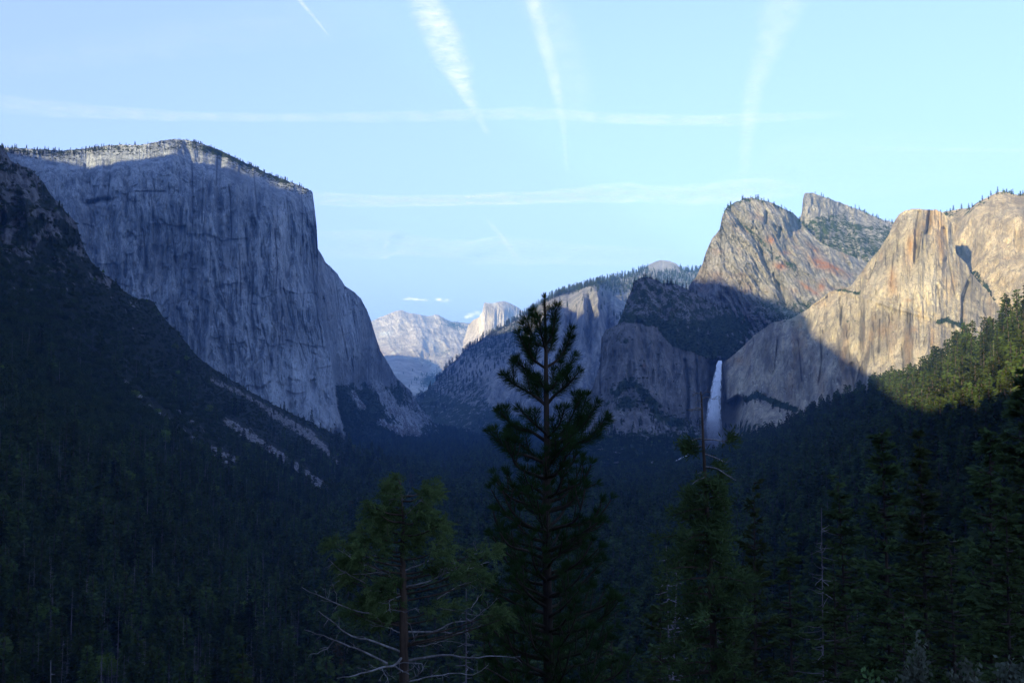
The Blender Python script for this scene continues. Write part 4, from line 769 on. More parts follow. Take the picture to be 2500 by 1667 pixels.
# everything smaller or further: one mass of forest, instanced
def instancer(name, P3, scale, idx, meshes, zs=None, label=None):
    n = len(P3); m = bpy.data.meshes.new(name); m.vertices.add(n); m.vertices.foreach_set('co', np.asarray(P3, np.float32).ravel())
    a = m.attributes.new('sc', 'FLOAT', 'POINT'); a.data.foreach_set('value', np.asarray(scale, np.float32))
    a = m.attributes.new('wd', 'FLOAT', 'POINT'); a.data.foreach_set('value', np.asarray(scale * (0.85 + 0.3 * np.random.RandomState(1).rand(n)), np.float32))
    a = m.attributes.new('kind_index', 'INT', 'POINT'); a.data.foreach_set('value', np.asarray(idx, np.int32))
    a = m.attributes.new('rz', 'FLOAT', 'POINT'); a.data.foreach_set('value', (np.random.RandomState(2).rand(n) * 6.28).astype(np.float32))
    o = link(name, m, kind='stuff')
    if label: o['label'] = label
    src = bpy.data.collections.new(name + '_sources')
    for i, me in enumerate(meshes):
        so = bpy.data.objects.new('%s_source_%02d' % (name, i), me); src.objects.link(so)
    ng = bpy.data.node_groups.new(name, 'GeometryNodeTree')
    ng.interface.new_socket('Geometry', in_out='INPUT', socket_type='NodeSocketGeometry'); ng.interface.new_socket('Geometry', in_out='OUTPUT', socket_type='NodeSocketGeometry')
    N = ng.nodes; L = ng.links; gi = N.new('NodeGroupInput'); go = N.new('NodeGroupOutput')
    ip = N.new('GeometryNodeInstanceOnPoints'); ci = N.new('GeometryNodeCollectionInfo'); ci.inputs[0].default_value = src; ci.inputs[1].default_value = True; ci.inputs[2].default_value = True
    def at(nm, ty='FLOAT'):
        q = N.new('GeometryNodeInputNamedAttribute'); q.data_type = ty; q.inputs[0].default_value = nm; return q.outputs[0]
    cx = N.new('ShaderNodeCombineXYZ'); L.new(at('wd'), cx.inputs[0]); L.new(at('wd'), cx.inputs[1]); L.new(at('sc'), cx.inputs[2])
    rx = N.new('ShaderNodeCombineXYZ'); L.new(at('rz'), rx.inputs[2])
    L.new(gi.outputs[0], ip.inputs['Points']); L.new(ci.outputs[0], ip.inputs['Instance']); ip.inputs['Pick Instance'].default_value = True
    L.new(at('kind_index', 'INT'), ip.inputs['Instance Index']); L.new(rx.outputs[0], ip.inputs['Rotation']); L.new(cx.outputs[0], ip.inputs['Scale']); L.new(ip.outputs[0], go.inputs[0])
    md = o.modifiers.new('trees', 'NODES'); md.node_group = ng; return o
rest = [i for i in range(len(pts_all)) if i not in chs]
meshes = []; kidx = {}
for k in KINDS:
    kidx[k] = (len(meshes), len(KINDS[k])); meshes += [q[2] for q in KINDS[k]]
# sort order of a collection is by name, so the numbers keep the list order
ki = [kidx[pts_all[i][4]][0] + rng.randint(kidx[pts_all[i][4]][1]) for i in rest]
instancer('forest', A[rest][:, :3], A[rest][:, 3], ki, meshes, label='dense forest covering the valley floor and lower slopes')
br = np.array(br); instancer('brush', br[:, :3], br[:, 3], rng.randint(0, 4, len(br)), BUSH, label='low dark brush covering the mountainsides and ledges')
rk = NB('rubble_rock'); oi_ = rk.n('ShaderNodeObjectInfo'); rk.bsdf(rk.mix(oi_.outputs['Random'], (0.07, 0.068, 0.066), (0.27, 0.265, 0.255)), 0.95)
BOULD = [join_geo('boulder_far', [(boulder(300 + i), rk.m)]) for i in range(4)]
br = []
scat_b('hillside', 6500, lambda X, Y, D: np.clip(talus(X, Y) - .2, 0, 1) ** 1.2, 411, 1.5, 7)
scat_b('cliff', 2500, lambda X, Y, D: (X > 815) * (Y > 900) * np.clip(mk_cap(X, Y, D, None)['pale'] - .5, 0, 1), 412, 3, 9)
scat_b('valley', 500, lambda X, Y, D: CLEAR(X, Y), 413, 1, 4)
br = np.array(br); instancer('rubble', br[:, :3], br[:, 3], rng.randint(0, 4, len(br)), BOULD, label='pale broken rock lying in the talus chutes')
M_bark_pine = bark_material('bark_dark', (0.022, 0.016, 0.012), (0.06, 0.042, 0.03), 5)
# ------------------------------------------------------------------ trees beside the viewpoint
def base_of(px, D):
    p = P(px, 1300, D); z = float(near_z(np.array([p[0]]), np.array([p[1]]))[0]); return Vector((p[0], p[1], z - 0.15))
def local(pts, base): return np.asarray(pts) - np.array(base)
def tree_root(name, px, D, label, group=None, cat='tree'):
    b = base_of(px, D); e = link(name, None, loc=b, label=label, category=cat)
    if group: e['group'] = group
    return e, b
def spline(pts, n=9):
    pts = np.asarray(pts, float); t = np.concatenate([[0], np.cumsum(np.linalg.norm(np.diff(pts, axis=0), axis=1))]); u = np.linspace(0, t[-1], n)
    q = np.stack([np.interp(u, t, pts[:, j]) for j in range(3)], -1)
    if n > 4: q[1:-1] = 0.25 * q[:-2] + 0.5 * q[1:-1] + 0.25 * q[2:]
    return q
# --- the young long-needled pine in the middle
def build_pine():
    rng = np.random.RandomState(5); D = 18.0; s = D / F
    root, b = tree_root('pine_tree', 1333, D, 'tall young pine with upswept needle tufts in the centre, crossing the valley', cat='pine tree')
    trunk_px = [(1329, 732), (1331, 780), (1333, 850), (1333, 900), (1334, 990), (1336, 1100), (1334, 1200), (1334, 1350), (1337, 1480), (1340, 1667), (1341, 1800)]
    tp = [P(x, y, D) for x, y in trunk_px]; tp.append(np.array([tp[-1][0], tp[-1][1], b.z])); tp = local(tp, b)
    rad = np.array([3, 4, 5.5, 7, 8.5, 10.5, 12, 13.5, 14.5, 16, 17, 26]) * s * 0.8
    gt = Geo(); gl = Geo(); gn = Geo(); tube(gt, tp, rad, 10)
    ty = np.array([p[1] for p in trunk_px]); tx = np.array([p[0] for p in trunk_px])
    NB_, ND, NL = [], [], []
    def needles(p, d, n, L, spread=0.9, w=None):
        d = norm(d); rnd = rng.normal(size=(n, 3)); rnd -= (rnd @ d)[:, None] * d
        dirs = d * (0.35 + 0.75 * rng.rand(n, 1)) + norm(rnd) * spread * (0.5 + 0.6 * rng.rand(n, 1))
        NB_.append(np.asarray(p) + norm(rnd) * 0.004 + d * rng.rand(n, 1) * 0.03); ND.append(dirs); NL.append(L * (0.7 + 0.5 * rng.rand(n)))
    def clothe(path, f0, dens=1.0, L=0.17):
        seg = np.linalg.norm(np.diff(path, axis=0), axis=1); tot = seg.sum(); m = max(2, int(tot * (1 - f0) / 0.035 * dens))
        tt = np.concatenate([[0], np.cumsum(seg)])
        for u in np.linspace(f0 * tot, tot, m):
            p = np.array([np.interp(u, tt, path[:, j]) for j in range(3)]); q = np.array([np.interp(min(tot, u + .02), tt, path[:, j]) for j in range(3)]); pr = np.array([np.interp(max(0, u - .02), tt, path[:, j]) for j in range(3)])
            needles(p, q - pr, int(26 * dens), L)
        needles(path[-1], path[-1] - path[-2], 60, L * 0.9, 0.55)
    def branch(y0, path, r=3.2, f0=0.35, sub=3, dens=1.0):
        x0 = np.interp(y0, ty, tx); dz = rng.uniform(-.25, .25) if path[0][2] is None else path[0][2]
        pl = [P(x0, y0, D)] + [P(x, y, D + (dd or 0)) for x, y, dd in path]
        q = spline(local(pl, b), 9); tube(gl, q, np.linspace(r, 1.6, 9) * s, 5); clothe(q, f0 * .6, dens)
        Lb = np.linalg.norm(q[-1] - q[0])
        for k in range(sub):
            f = rng.uniform(0.35, 0.85); p = q[int(f * 8)]; d = norm(q[min(8, int(f * 8) + 1)] - q[int(f * 8)]); sd = rng.normal(size=3); sd -= (sd @ d) * d
            c = curve(p, d + norm(sd) * 0.9 + np.array([0, 0, .1]), Lb * rng.uniform(.2, .38), 0.9, 5, 0.05, rng); tube(gl, c, np.linspace(1.8, 1.1, 6) * s, 4); clothe(c, 0.2, dens)
    # leader
    lead = local([P(1333, 800, D), P(1331, 765, D), P(1329, 730, D)], b); clothe(lead, 0.15, 0.9, 0.09); needles(lead[-1], np.array([0, 0, 1.]), 70, .11, .22)
    br_px = [(838, [(1318, 815, .1), (1302, 765, .15)], 3, .45, 1), (842, [(1348, 820, -.1), (1359, 752, -.1)], 3, .45, 1), (850, [(1305, 835, .3), (1288, 784, .4)], 3, .4, 1),
             (860, [(1322, 820, -.3), (1316, 780, -.4)], 3, .3, 1), (866, [(1350, 840, .4), (1352, 790, .5)], 3, .3, 2),
             (899, [(1306, 882, -.1), (1282, 850, -.2), (1268, 818, -.2)], 4, .45, 2), (897, [(1362, 880, .1), (1383, 848, .2), (1393, 808, .2)], 4, .4, 2), (899, [(1300, 880, .4), (1290, 850, .6), (1287, 815, .7)], 3, .5, 2),
             (955, [(1350, 940, .4), (1378, 912, .5), (1402, 872, .6)], 4, .35, 2), (950, [(1312, 930, .3), (1290, 905, .4), (1259, 882, .5)], 4, .3, 2), (958, [(1325, 940, -.3), (1316, 925, -.4)], 2.5, .3, 0), (958, [(1350, 948, -.3), (1360, 930, -.4)], 2.5, .3, 0),
             (990, [(1300, 962, .0), (1258, 940, .1), (1231, 918, .1)], 4.5, .4, 3), (988, [(1356, 962, 0), (1388, 940, -.1), (1411, 910, -.1)], 4.5, .35, 3), (995, [(1304, 950, .5), (1292, 920, .7)], 3.5, .4, 2),
             (1080, [(1295, 1050, .1), (1252, 1040, .1), (1221, 1004, .1)], 5, .4, 3), (1084, [(1375, 1055, .2), (1400, 1010, .3), (1415, 968, .3)], 5, .45, 2), (1096, [(1385, 1072, -.1), (1430, 1035, -.2), (1456, 988, -.2)], 5, .5, 2), (1090, [(1380, 1070, .5), (1420, 1010, .7), (1432, 968, .8)], 4, .5, 2),
             (1060, [(1300, 1030, -.4), (1270, 1000, -.5)], 4, .3, 2), (1070, [(1365, 1040, -.4), (1378, 1000, -.5)], 4, .3, 2),
             (1120, [(1390, 1090, .2), (1440, 1070, .3), (1479, 1019, .4)], 5, .5, 3), (1130, [(1280, 1110, 0), (1230, 1095, .1), (1197, 1055, .1)], 5, .5, 3), (1140, [(1290, 1100, .5), (1240, 1060, .7)], 5, .35, 3), (1145, [(1360, 1110, -.5), (1390, 1080, -.7)], 4, .3, 3)]
    for y0, path, r, f0, sub in br_px: branch(y0, path, r, f0, sub)
    # lower whorls, widening
    prof_l = lambda y: np.interp(y, [1140, 1250, 1400, 1550, 1700, 1800], [128, 152, 165, 180, 200, 205])
    prof_r = lambda y: np.interp(y, [1140, 1250, 1400, 1550, 1700, 1800], [112, 148, 182, 205, 215, 215])
    for y0 in np.arange(1175, 1830, 40):
        nbr = 6; a0 = rng.rand() * 6.28
        for k in range(nbr):
            a = a0 + k * 6.283 / nbr + rng.normal() * .2; cx_, sy_ = math.cos(a), math.sin(a); wd = (prof_r(y0) if cx_ > 0 else prof_l(y0)) * rng.uniform(.62, 1.08)
            yy = y0 + rng.uniform(-14, 14); x0 = np.interp(yy, ty, tx); dp = sy_ * wd * s
            branch(yy, [(x0 + cx_ * wd * .45, yy - rng.uniform(5, 26), dp * .45), (x0 + cx_ * wd * .8, yy - rng.uniform(20, 60), dp * .8), (x0 + cx_ * wd, yy - rng.uniform(60, 105), dp)], 5, .28, 3, 0.48)
    cards(gn, np.concatenate(NB_), np.concatenate(ND), np.concatenate(NL), 0.0065, rng)
    link('trunk', gt.mesh('pine_trunk', M_bark_pine, True), root)
    cr = link('crown', gn.mesh('pine_needles', M_pine), root); link('limbs', gl.mesh('pine_limbs', M_bark_pine, True), cr)
build_pine()
# --- the half-dead cedar in front
Z5 = lambda x, y: (700 + x * .38265, 1067 + y * .38265)
def build_cedar():
    rng = np.random.RandomState(8); D = 14.0; s = D / F
    root, b = tree_root('cedar_tree', 988, D, 'half-bare cedar with pale dead lower branches and bright green sprays, left of the pine', cat='cedar tree')
    tpx = [Z5(*p) for p in [(716, 262), (726, 330), (738, 430), (742, 560), (738, 700), (742, 800), (742, 920), (746, 1100), (748, 1300), (748, 1568), (752, 1800)]]
    tp = [P(x, y, D) for x, y in tpx]; tp.append(np.array([tp[-1][0], tp[-1][1], b.z])); tp = local(tp, b)
    gt = Geo(); q = np.array(tp); n = 40
    t = np.linspace(0, len(q) - 1, n); qq = np.stack([np.interp(t, range(len(q)), q[:, j]) for j in range(3)], -1) + rng.normal(size=(n, 3)) * 0.004
    rad = np.interp(t, range(len(q)), [1.2, 2, 3, 4, 5, 6, 7.5, 9.5, 11, 12, 13, 20]) * s * (1 + 0.06 * rng.normal(size=n)); tube(gt, qq, rad, 12)
    link('trunk', gt.mesh('cedar_trunk', M_bark, True), root)
    def bare(pts, r0, r1, dep, twigs=5, parent=root, tl=70):
        g = Geo(); px = [Z5(*p) for p in pts]; m = len(px)
        pl = local([P(x, y, D + dep * (k / max(1, m - 1))) for k, (x, y) in enumerate(px)], b); q = spline(pl, 14) + rng.normal(size=(14, 3)) * 0.004; q[0] = pl[0]
        tube(g, q, np.linspace(r0, r1, 14) * s * 0.3827, 6)
        for k in range(twigs):
            f = rng.randint(4, 13); d = norm(q[min(13, f + 1)] - q[f]); sd = rng.normal(size=3); c = curve(q[f], d * .7 + norm(sd) * .8 + np.array([0, 0, .15]), tl * s * .3827 * rng.uniform(.4, 1.5), .3 * rng.normal(), 5, .16, rng)
            tube(g, c, np.linspace(r1 * 1.1, 0.8, 6) * s * .3827, 4)
            for j in range(2):
                c2 = curve(c[rng.randint(2, 5)], norm(c[-1] - c[0]) + rng.normal(size=3) * .7, tl * .5 * s * .3827 * rng.uniform(.4, 1.2), 0, 3, .2, rng); tube(g, c2, np.linspace(1.1, 0.6, 4) * s * .3827, 3)
        return link('dead_branch', g.mesh('dead_branch', M_dead, True), parent)
    for pts, r0, r1, dep, tw in [
        ([(735, 1372), (640, 1335), (550, 1300), (400, 1265), (350, 1235), (300, 1185), (250, 1140), (205, 1108)], 8, 2.2, -.5, 4),
        ([(640, 1442), (540, 1390), (430, 1340), (300, 1295), (235, 1262), (165, 1250), (110, 1225)], 8, 1.5, -.3, 8),
        ([(300, 1297), (262, 1345), (200, 1375), (150, 1382)], 4, 1.5, .2, 4),
        ([(775, 1425), (900, 1400), (1030, 1385), (1150, 1410), (1245, 1412), (1270, 1385), (1400, 1403), (1490, 1400)], 9, 1.8, -.2, 5),
        ([(752, 955), (850, 937), (940, 905), (1010, 870), (1110, 835)], 7, 2, -.4, 6), ([(960, 895), (985, 845), (1030, 828), (1090, 838)], 3, 1.5, -.5, 2),
        ([(775, 1240), (950, 1240), (1080, 1250), (1180, 1235), (1262, 1185), (1320, 1125)], 7, 1.8, .2, 7), ([(930, 1240), (1060, 1178), (1180, 1172), (1240, 1120), (1310, 1065)], 5, 1.5, .3, 7),
        ([(560, 1135), (440, 1110), (340, 1070), (240, 1025), (150, 990), (90, 955)], 6, 1.5, -.4, 5), ([(318, 1058), (318, 1000), (285, 935)], 2.5, 1, -.3, 3),
        ([(735, 930), (600, 850), (500, 815), (430, 780), (320, 708)], 6, 2, -.2, 6), ([(735, 850), (640, 800), (570, 755), (470, 775)], 4, 1.5, .3, 6), ([(500, 930), (420, 888), (330, 838), (262, 772)], 4, 1.4, -.5, 5),
        ([(745, 850), (860, 812), (930, 770), (995, 742)], 5, 1.5, .3, 6), ([(740, 870), (600, 862), (500, 872), (420, 872)], 4, 1.5, -.5, 4),
        ([(745, 1390), (715, 1440), (680, 1462), (600, 1465), (530, 1490), (450, 1518), (320, 1535)], 9, 1.6, -.6, 7), ([(690, 1462), (740, 1490), (785, 1512)], 6, 2, -.7, 3), ([(700, 1440), (860, 1440), (870, 1470)], 4, 1, -.6, 3), ([(600, 1467), (640, 1530), (650, 1575)], 4, 1.5, -.6, 3),
        ([(945, 1078), (1080, 1110), (1200, 1135), (1300, 1128)], 3.5, 1.2, .4, 4), ([(960, 1030), (1010, 1000), (1090, 945), (1170, 925), (1262, 895)], 4, 1.2, .5, 5), ([(740, 1130), (790, 1100), (845, 1095)], 4, 1.5, -.3, 2), ([(790, 1320), (810, 1290), (830, 1255)], 8, 3, -.3, 2),
        ([(750, 1330), (900, 1330), (1000, 1290), (1180, 1330)], 3.5, 1, .5, 6), ([(760, 1560), (820, 1530), (860, 1490)], 5, 2, -.4, 3), ([(760, 1560), (900, 1530), (1060, 1500), (1200, 1520), (1250, 1480)], 5, 1.4, .2, 6), ([(735, 1250), (640, 1210), (560, 1190)], 4, 1.3, -.3, 4), ([(735, 470), (735, 410), (725, 352)], 3, 1.2, -.2, 5), ([(742, 520), (800, 455), (870, 380)], 3.5, 1.5, -.2, 4), ([(1180, 1085), (1220, 1030), (1275, 955)], 2.5, 1, .4, 2), ([(1150, 850), (1190, 760), (1220, 712)], 3, 1.2, .4, 4), ([(1170, 835), (1240, 810), (1300, 790)], 2.5, 1.2, .4, 3), ([(740, 1000), (660, 985), (560, 980), (520, 975)], 5, 2, -.2, 4), ([(735, 1010), (650, 1040), (660, 1115)], 4, 1.6, -.6, 5)]:
        bare(pts, r0, r1, dep, tw)
    # live sprays: flat, lacy fans
    gn = Geo(); gl = Geo(); BB, DDi, LLn = [], [], []
    def spray(p, d, L):
        d = norm(d); nrm = norm(np.cross(d, rng.normal(size=3))); sd = np.cross(d, nrm); c = [p + d * L * f + np.array([0, 0, -1]) * L * .25 * f * f for f in np.linspace(0, 1, 5)]
        for f in np.linspace(0.12, 1, 11):
            q = p + d * L * f + np.array([0, 0, -1]) * L * .25 * f * f
            for sg in (-1, 1):
                dr = norm(d * .8 + sd * sg * .75 + rng.normal(size=3) * .12); ll = L * .42 * (1.1 - f * .75)
                for g_ in (0.0, .4, .7):
                    BB.append(q + dr * ll * g_); DDi.append(dr + sd * sg * (-.5 if g_ == .4 else .25) + rng.normal(size=3) * .12); LLn.append(ll * .55)
    cl = [(712, 285, 40, 12), (700, 330, 60, 16), (650, 350, 40, 8), (905, 330, 50, 16), (870, 370, 50, 14), (930, 370, 30, 6), (690, 440, 70, 16), (690, 520, 100, 30), (850, 520, 80, 28), (870, 450, 50, 14), (548, 440, 36, 8), (600, 500, 55, 12), (640, 580, 90, 26), (960, 570, 70, 18), (1010, 560, 35, 8), (820, 600, 90, 26), (560, 620, 90, 24), (480, 690, 60, 16), (450, 740, 50, 12), (310, 675, 36, 8), (290, 710, 26, 5), (380, 800, 60, 18), (430, 850, 80, 24), (500, 800, 60, 12), (400, 915, 45, 14), (640, 700, 100, 18), (780, 690, 90, 20), (680, 930, 70, 16), (600, 1000, 80, 20), (560, 1040, 80, 22), (500, 1120, 75, 20), (600, 1150, 90, 26), (640, 1070, 90, 24), (400, 1110, 50, 10), (690, 1150, 50, 12), (1100, 870, 55, 20), (1060, 880, 40, 10), (1280, 760, 50, 9), (1310, 730, 35, 8), (960, 720, 90, 18), (1000, 800, 80, 12), (1160, 760, 60, 10), (1340, 1120, 55, 12), (1370, 1160, 45, 8), (1260, 900, 50, 8), (1210, 870, 60, 10), (920, 1100, 80, 12), (1080, 1100, 60, 8), (900, 850, 70, 10), (1280, 1170, 60, 10)]
    for x, y, r, n in cl:
        x_, y_ = Z5(x, y); dep = rng.uniform(-.6, .6) * min(1, abs(x - 740) / 250 + .25)
        for k in range(int(n * 1.9)):
            aa = rng.rand() * 6.28; rr_ = r * .3827 * math.sqrt(rng.rand()); p = local(P(x_ + math.cos(aa) * rr_, y_ + math.sin(aa) * rr_ * .85, D + dep + rng.normal() * r * .3827 * s * .6), b)
            out = np.array([np.sign(x - 740) * .6 + rng.normal() * .6, rng.normal() * .6, .25 + rng.normal() * .55]); spray(p, out, rng.uniform(.11, .2))
            if k % 5 == 0: tube(gl, [p, p + norm(out) * .18], [.0035, .0015], 3)
        if r > 35:
            c0 = local(P(x_, y_, D + dep), b); f = np.interp(y_ + abs(x_ - 984) * .28, [p[1] for p in tpx], range(len(tpx))); st = np.array([np.interp(f, range(len(q_)), q_[:, j]) for j in range(3)]) if (q_ := np.array(tp)) is not None else 0
            mid = (st + c0) / 2 - np.array([0, 0, .05]); tube(gl, spline([st, mid, c0], 6), np.linspace(.014, .005, 6), 4)
    cards(gn, np.array(BB), np.array(DDi), np.array(LLn), 0.012, rng)
    cr = link('crown', gn.mesh('cedar_sprays', M_cedar), root); link('limbs', gl.mesh('cedar_limbs', M_bark, True), cr)
build_cedar()
# --- conifers of the near slope
def near_conifer(name, px, ytop, D, Rpx, label, seed, whorls=46, nb=6, clumps=15, start=.05, sharp=.75, ragged=.4, droop=-.3, mat=None, dead_top=0.0, lw=None, group=None, cat='conifer'):
    root, b = tree_root(name, px, D, label, group, cat); topz = float(P(px, ytop, D)[2]); H = topz - b.z; Rr = Rpx / F * D
    gt, gc = conifer(H, Rr * 1.05, seed, whorls, nb + 1, int(clumps * 3.2), lw or max(.2, H * .0085), start, sharp, ragged, droop, 8, dead_top, True)
    link('trunk', gt.mesh('near_trunk', M_bark_pine, True), root); link('crown', gc.mesh('near_crown', mat or M_needle_near), root)
    root.rotation_euler = (0, 0, seed * 1.7); return root, b, H
near_conifer('fir_tree', 2176, 1070, 70, 155, 'tall dark fir with a narrow pointed top, behind and left of the blunt-topped one', 501, 60, 6, 20, sharp=.62, ragged=.55)
near_conifer('fir_tree', 2262, 1078, 64, 150, 'dark fir with a blunt tufted top and pale stem, right of the pointed fir', 502, 60, 6, 18, sharp=.72, ragged=.6)
near_conifer('fir_tree', 2452, 1245, 50, 130, 'lighter green young fir in front of the dark wood at the right', 503, 44, 6, 16, sharp=.75, ragged=.55, mat=M_needle_near)
near_conifer('fir_tree', 2508, 905, 62, 190, 'tallest dark fir cut off by the right edge of the view', 504, 60, 7, 22, sharp=.7, ragged=.5)
near_conifer('fir_tree', 2405, 1040, 78, 150, 'dense dark fir between the blunt-topped fir and the tall one at the edge', 505, 56, 7, 20, sharp=.6)
near_conifer('fir_tree', 1838, 1225, 58, 105, 'slim dark pine standing right of the snag-topped tree', 506, 44, 6, 15, sharp=.62, ragged=.5, droop=-.1)
near_conifer('fir_tree', 2085, 1180, 80, 140, 'dense green fir with broad layered limbs, right of the bare dead snag', 507, 56, 7, 18, sharp=.6, ragged=.5)
near_conifer('fir_tree', 1935, 1330, 74, 105, 'low dark fir in the gap beside the bare dead snag', 508, 44, 6, 14, sharp=.6)
near_conifer('fir_tree', 1600, 1440, 52, 120, 'dark round-shouldered fir low in front, between the pine and the snag-topped tree', 509, 40, 7, 16, sharp=.55, ragged=.45)
near_conifer('fir_tree', 2330, 1330, 48, 140, 'bushy dark fir low down in front of the tall right-hand firs', 510, 40, 7, 16, sharp=.55)
near_conifer('fir_tree', 2030, 1420, 50, 130, 'dark fir low down in front of the bare dead snag', 511, 40, 7, 16, sharp=.5, ragged=.5)
near_conifer('fir_tree', 1490, 1560, 42, 95, 'short dark fir behind the lower right branches of the centre pine', 512, 34, 6, 14, sharp=.5)
near_conifer('fir_tree', 1790, 1520, 44, 120, 'short broad fir at the bottom, right of the snag-topped trunk', 513, 36, 7, 14, sharp=.5)
near_conifer('fir_tree', 2195, 1480, 44, 140, 'short broad fir at the bottom below the pointed fir', 514, 36, 7, 15, sharp=.5)
near_conifer('fir_tree', 600, 1592, 66, 70, 'short dark fir at the bottom edge, left of the cedar', 516, 34, 6, 12, sharp=.6)
near_conifer('fir_tree', 1185, 1500, 60, 100, 'dark fir low down between the cedar and the centre pine', 517, 36, 6, 12, sharp=.6)
# --- tall fir with a bare broken top
def build_snagtop():
    rng = np.random.RandomState(21); D = 45.0; s = D / F
    root, b = tree_root('snag_topped_tree', 1725, D, 'old conifer with a bare dead top crossing the foot of the waterfall', cat='conifer')
    tpx = [(1711, 955), (1714, 1000), (1716, 1060), (1719, 1120), (1722, 1180), (1728, 1280), (1733, 1400), (1740, 1500), (1745, 1667), (1748, 1800)]
    tp = [P(x, y, D) for x, y in tpx]; tp.append(np.array([tp[-1][0], tp[-1][1], b.z])); tp = local(tp, b)
    gt = Geo(); tube(gt, tp, np.array([2, 3, 4, 4.8, 5.5, 7.5, 9.5, 10.5, 12, 13, 18]) * s * .78, 10); link('trunk', gt.mesh('snagtop_trunk', M_bark, True), root)
    g = Geo(); yy = [p[1] for p in tpx]; xx = [p[0] for p in tpx]
    def tw(y0, pts, r, n):
        x0 = np.interp(y0, yy, xx); dep = rng.uniform(-.6, .6); pl = local([P(x0, y0, D)] + [P(x, y, D + dep) for x, y in pts], b); q = spline(pl, 9); tube(g, q, np.linspace(r, r * .35, 9) * s, 4)
        for k in range(n):
            i = rng.randint(3, 9); c = curve(q[i], norm(q[-1] - q[0]) + rng.normal(size=3) * .8, 14 * s * rng.uniform(.5, 1.5), .2, 4, .15, rng); tube(g, c, np.linspace(r * .4, .3, 5) * s, 3)
    for y0, pts, r, n in [(968, [(1722, 955), (1738, 958)], 1.6, 5), (962, [(1700, 958), (1690, 968)], 1.6, 5), (975, [(1725, 968), (1742, 975)], 1.5, 4), (998, [(1700, 994), (1688, 1004)], 1.8, 5), (1000, [(1706, 1001), (1683, 998)], 1.5, 4), (985, [(1705, 975), (1697, 984)], 1.3, 3), (1036, [(1705, 1037), (1698, 1036)], 1.1, 1),
                          (1072, [(1745, 1073), (1770, 1078), (1778, 1075)], 2.2, 3), (1070, [(1695, 1072), (1675, 1082)], 2, 3), (1088, [(1700, 1090), (1682, 1092)], 2, 2), (1107, [(1745, 1116), (1770, 1128), (1776, 1128)], 2, 2), (1139, [(1750, 1142), (1775, 1160), (1797, 1172)], 2.2, 3), (1165, [(1700, 1172), (1690, 1182)], 2, 2), (1150, [(1703, 1155), (1700, 1165)], 1.5, 2), (1180, [(1740, 1200), (1765, 1225), (1768, 1245)], 2, 4), (1290, [(1745, 1300), (1762, 1345)], 3, 3), (1360, [(1755, 1373), (1762, 1375)], 2.5, 1), (1490, [(1710, 1515), (1682, 1525)], 2.5, 4), (1520, [(1712, 1540), (1706, 1545)], 2, 2), (1420, [(1755, 1410), (1752, 1435)], 2.5, 2), (1300, [(1700, 1340), (1690, 1370)], 2, 3), (1600, [(1715, 1640), (1700, 1660)], 2.5, 4), (1560, [(1760, 1570), (1752, 1560)], 2, 2)]: tw(y0, pts, r, n)
    link('limbs', g.mesh('snagtop_limbs', M_dead, True), root)
    gc = Geo(); gl = Geo(); BB, DD_, LL_ = [], [], []
    def pad(x, y, r, n, dep=None):
        dep = rng.uniform(-1.2, 1.2) if dep is None else dep
        for k in range(n):
            a = rng.rand() * 6.28; q = math.sqrt(rng.rand()) * r; p = local(P(x + math.cos(a) * q * 1.25, y + math.sin(a) * q * .5, D + dep + rng.normal() * r * s * .6), b)
            m = 9; BB.append(p + rng.normal(size=(m, 3)) * .12); DD_.append(np.array([np.sign(x - 1725) * .5, 0, .25]) + rng.normal(size=(m, 3)) * .6); LL_.append(.2 + .22 * rng.rand(m))
    for x, y, r, n in [(1672, 1082, 10, 14), (1690, 1097, 16, 30), (1778, 1070, 9, 10), (1750, 1137, 12, 12), (1770, 1165, 12, 10), (1785, 1075, 8, 6)]: pad(x, y, r, n, 0)
    for y in np.arange(1178, 1800, 21):
        wl = np.interp(y, [1175, 1200, 1300, 1400, 1500, 1650], [28, 62, 92, 122, 140, 150]); wr = np.interp(y, [1175, 1200, 1300, 1400, 1500, 1650], [30, 62, 75, 85, 85, 100])
        for k in range(5):
            a = rng.rand() * 6.28; c_ = math.cos(a); w = (wr if c_ > 0 else wl) * rng.uniform(.35, 1.25) * (0.75 + .5 * math.sin(y / 31.0) ** 2); dp = math.sin(a) * w * s; x0 = np.interp(y, yy, xx)
            st = local(P(x0, y, D), b); en = local(P(x0 + c_ * w, y + rng.uniform(-8, 26), D + dp), b); q = spline([st, (st + en) / 2 + np.array([0, 0, .12]), en], 6); tube(gl, q, np.linspace(.055, .012, 6), 3)
            for f in (.55, .78, 1.0):
                x_ = x0 + c_ * w * f; pad(x_, y + rng.uniform(-4, 18) * f, 11 * (1.2 - f * .5), 4, dp * f)
    cards(gc, np.concatenate(BB), np.concatenate(DD_), np.concatenate(LL_), .06, rng)
    cr = link('crown', gc.mesh('snagtop_crown', M_needle_near), root); link('limbs', gl.mesh('snagtop_live_limbs', M_bark), cr)
build_snagtop()
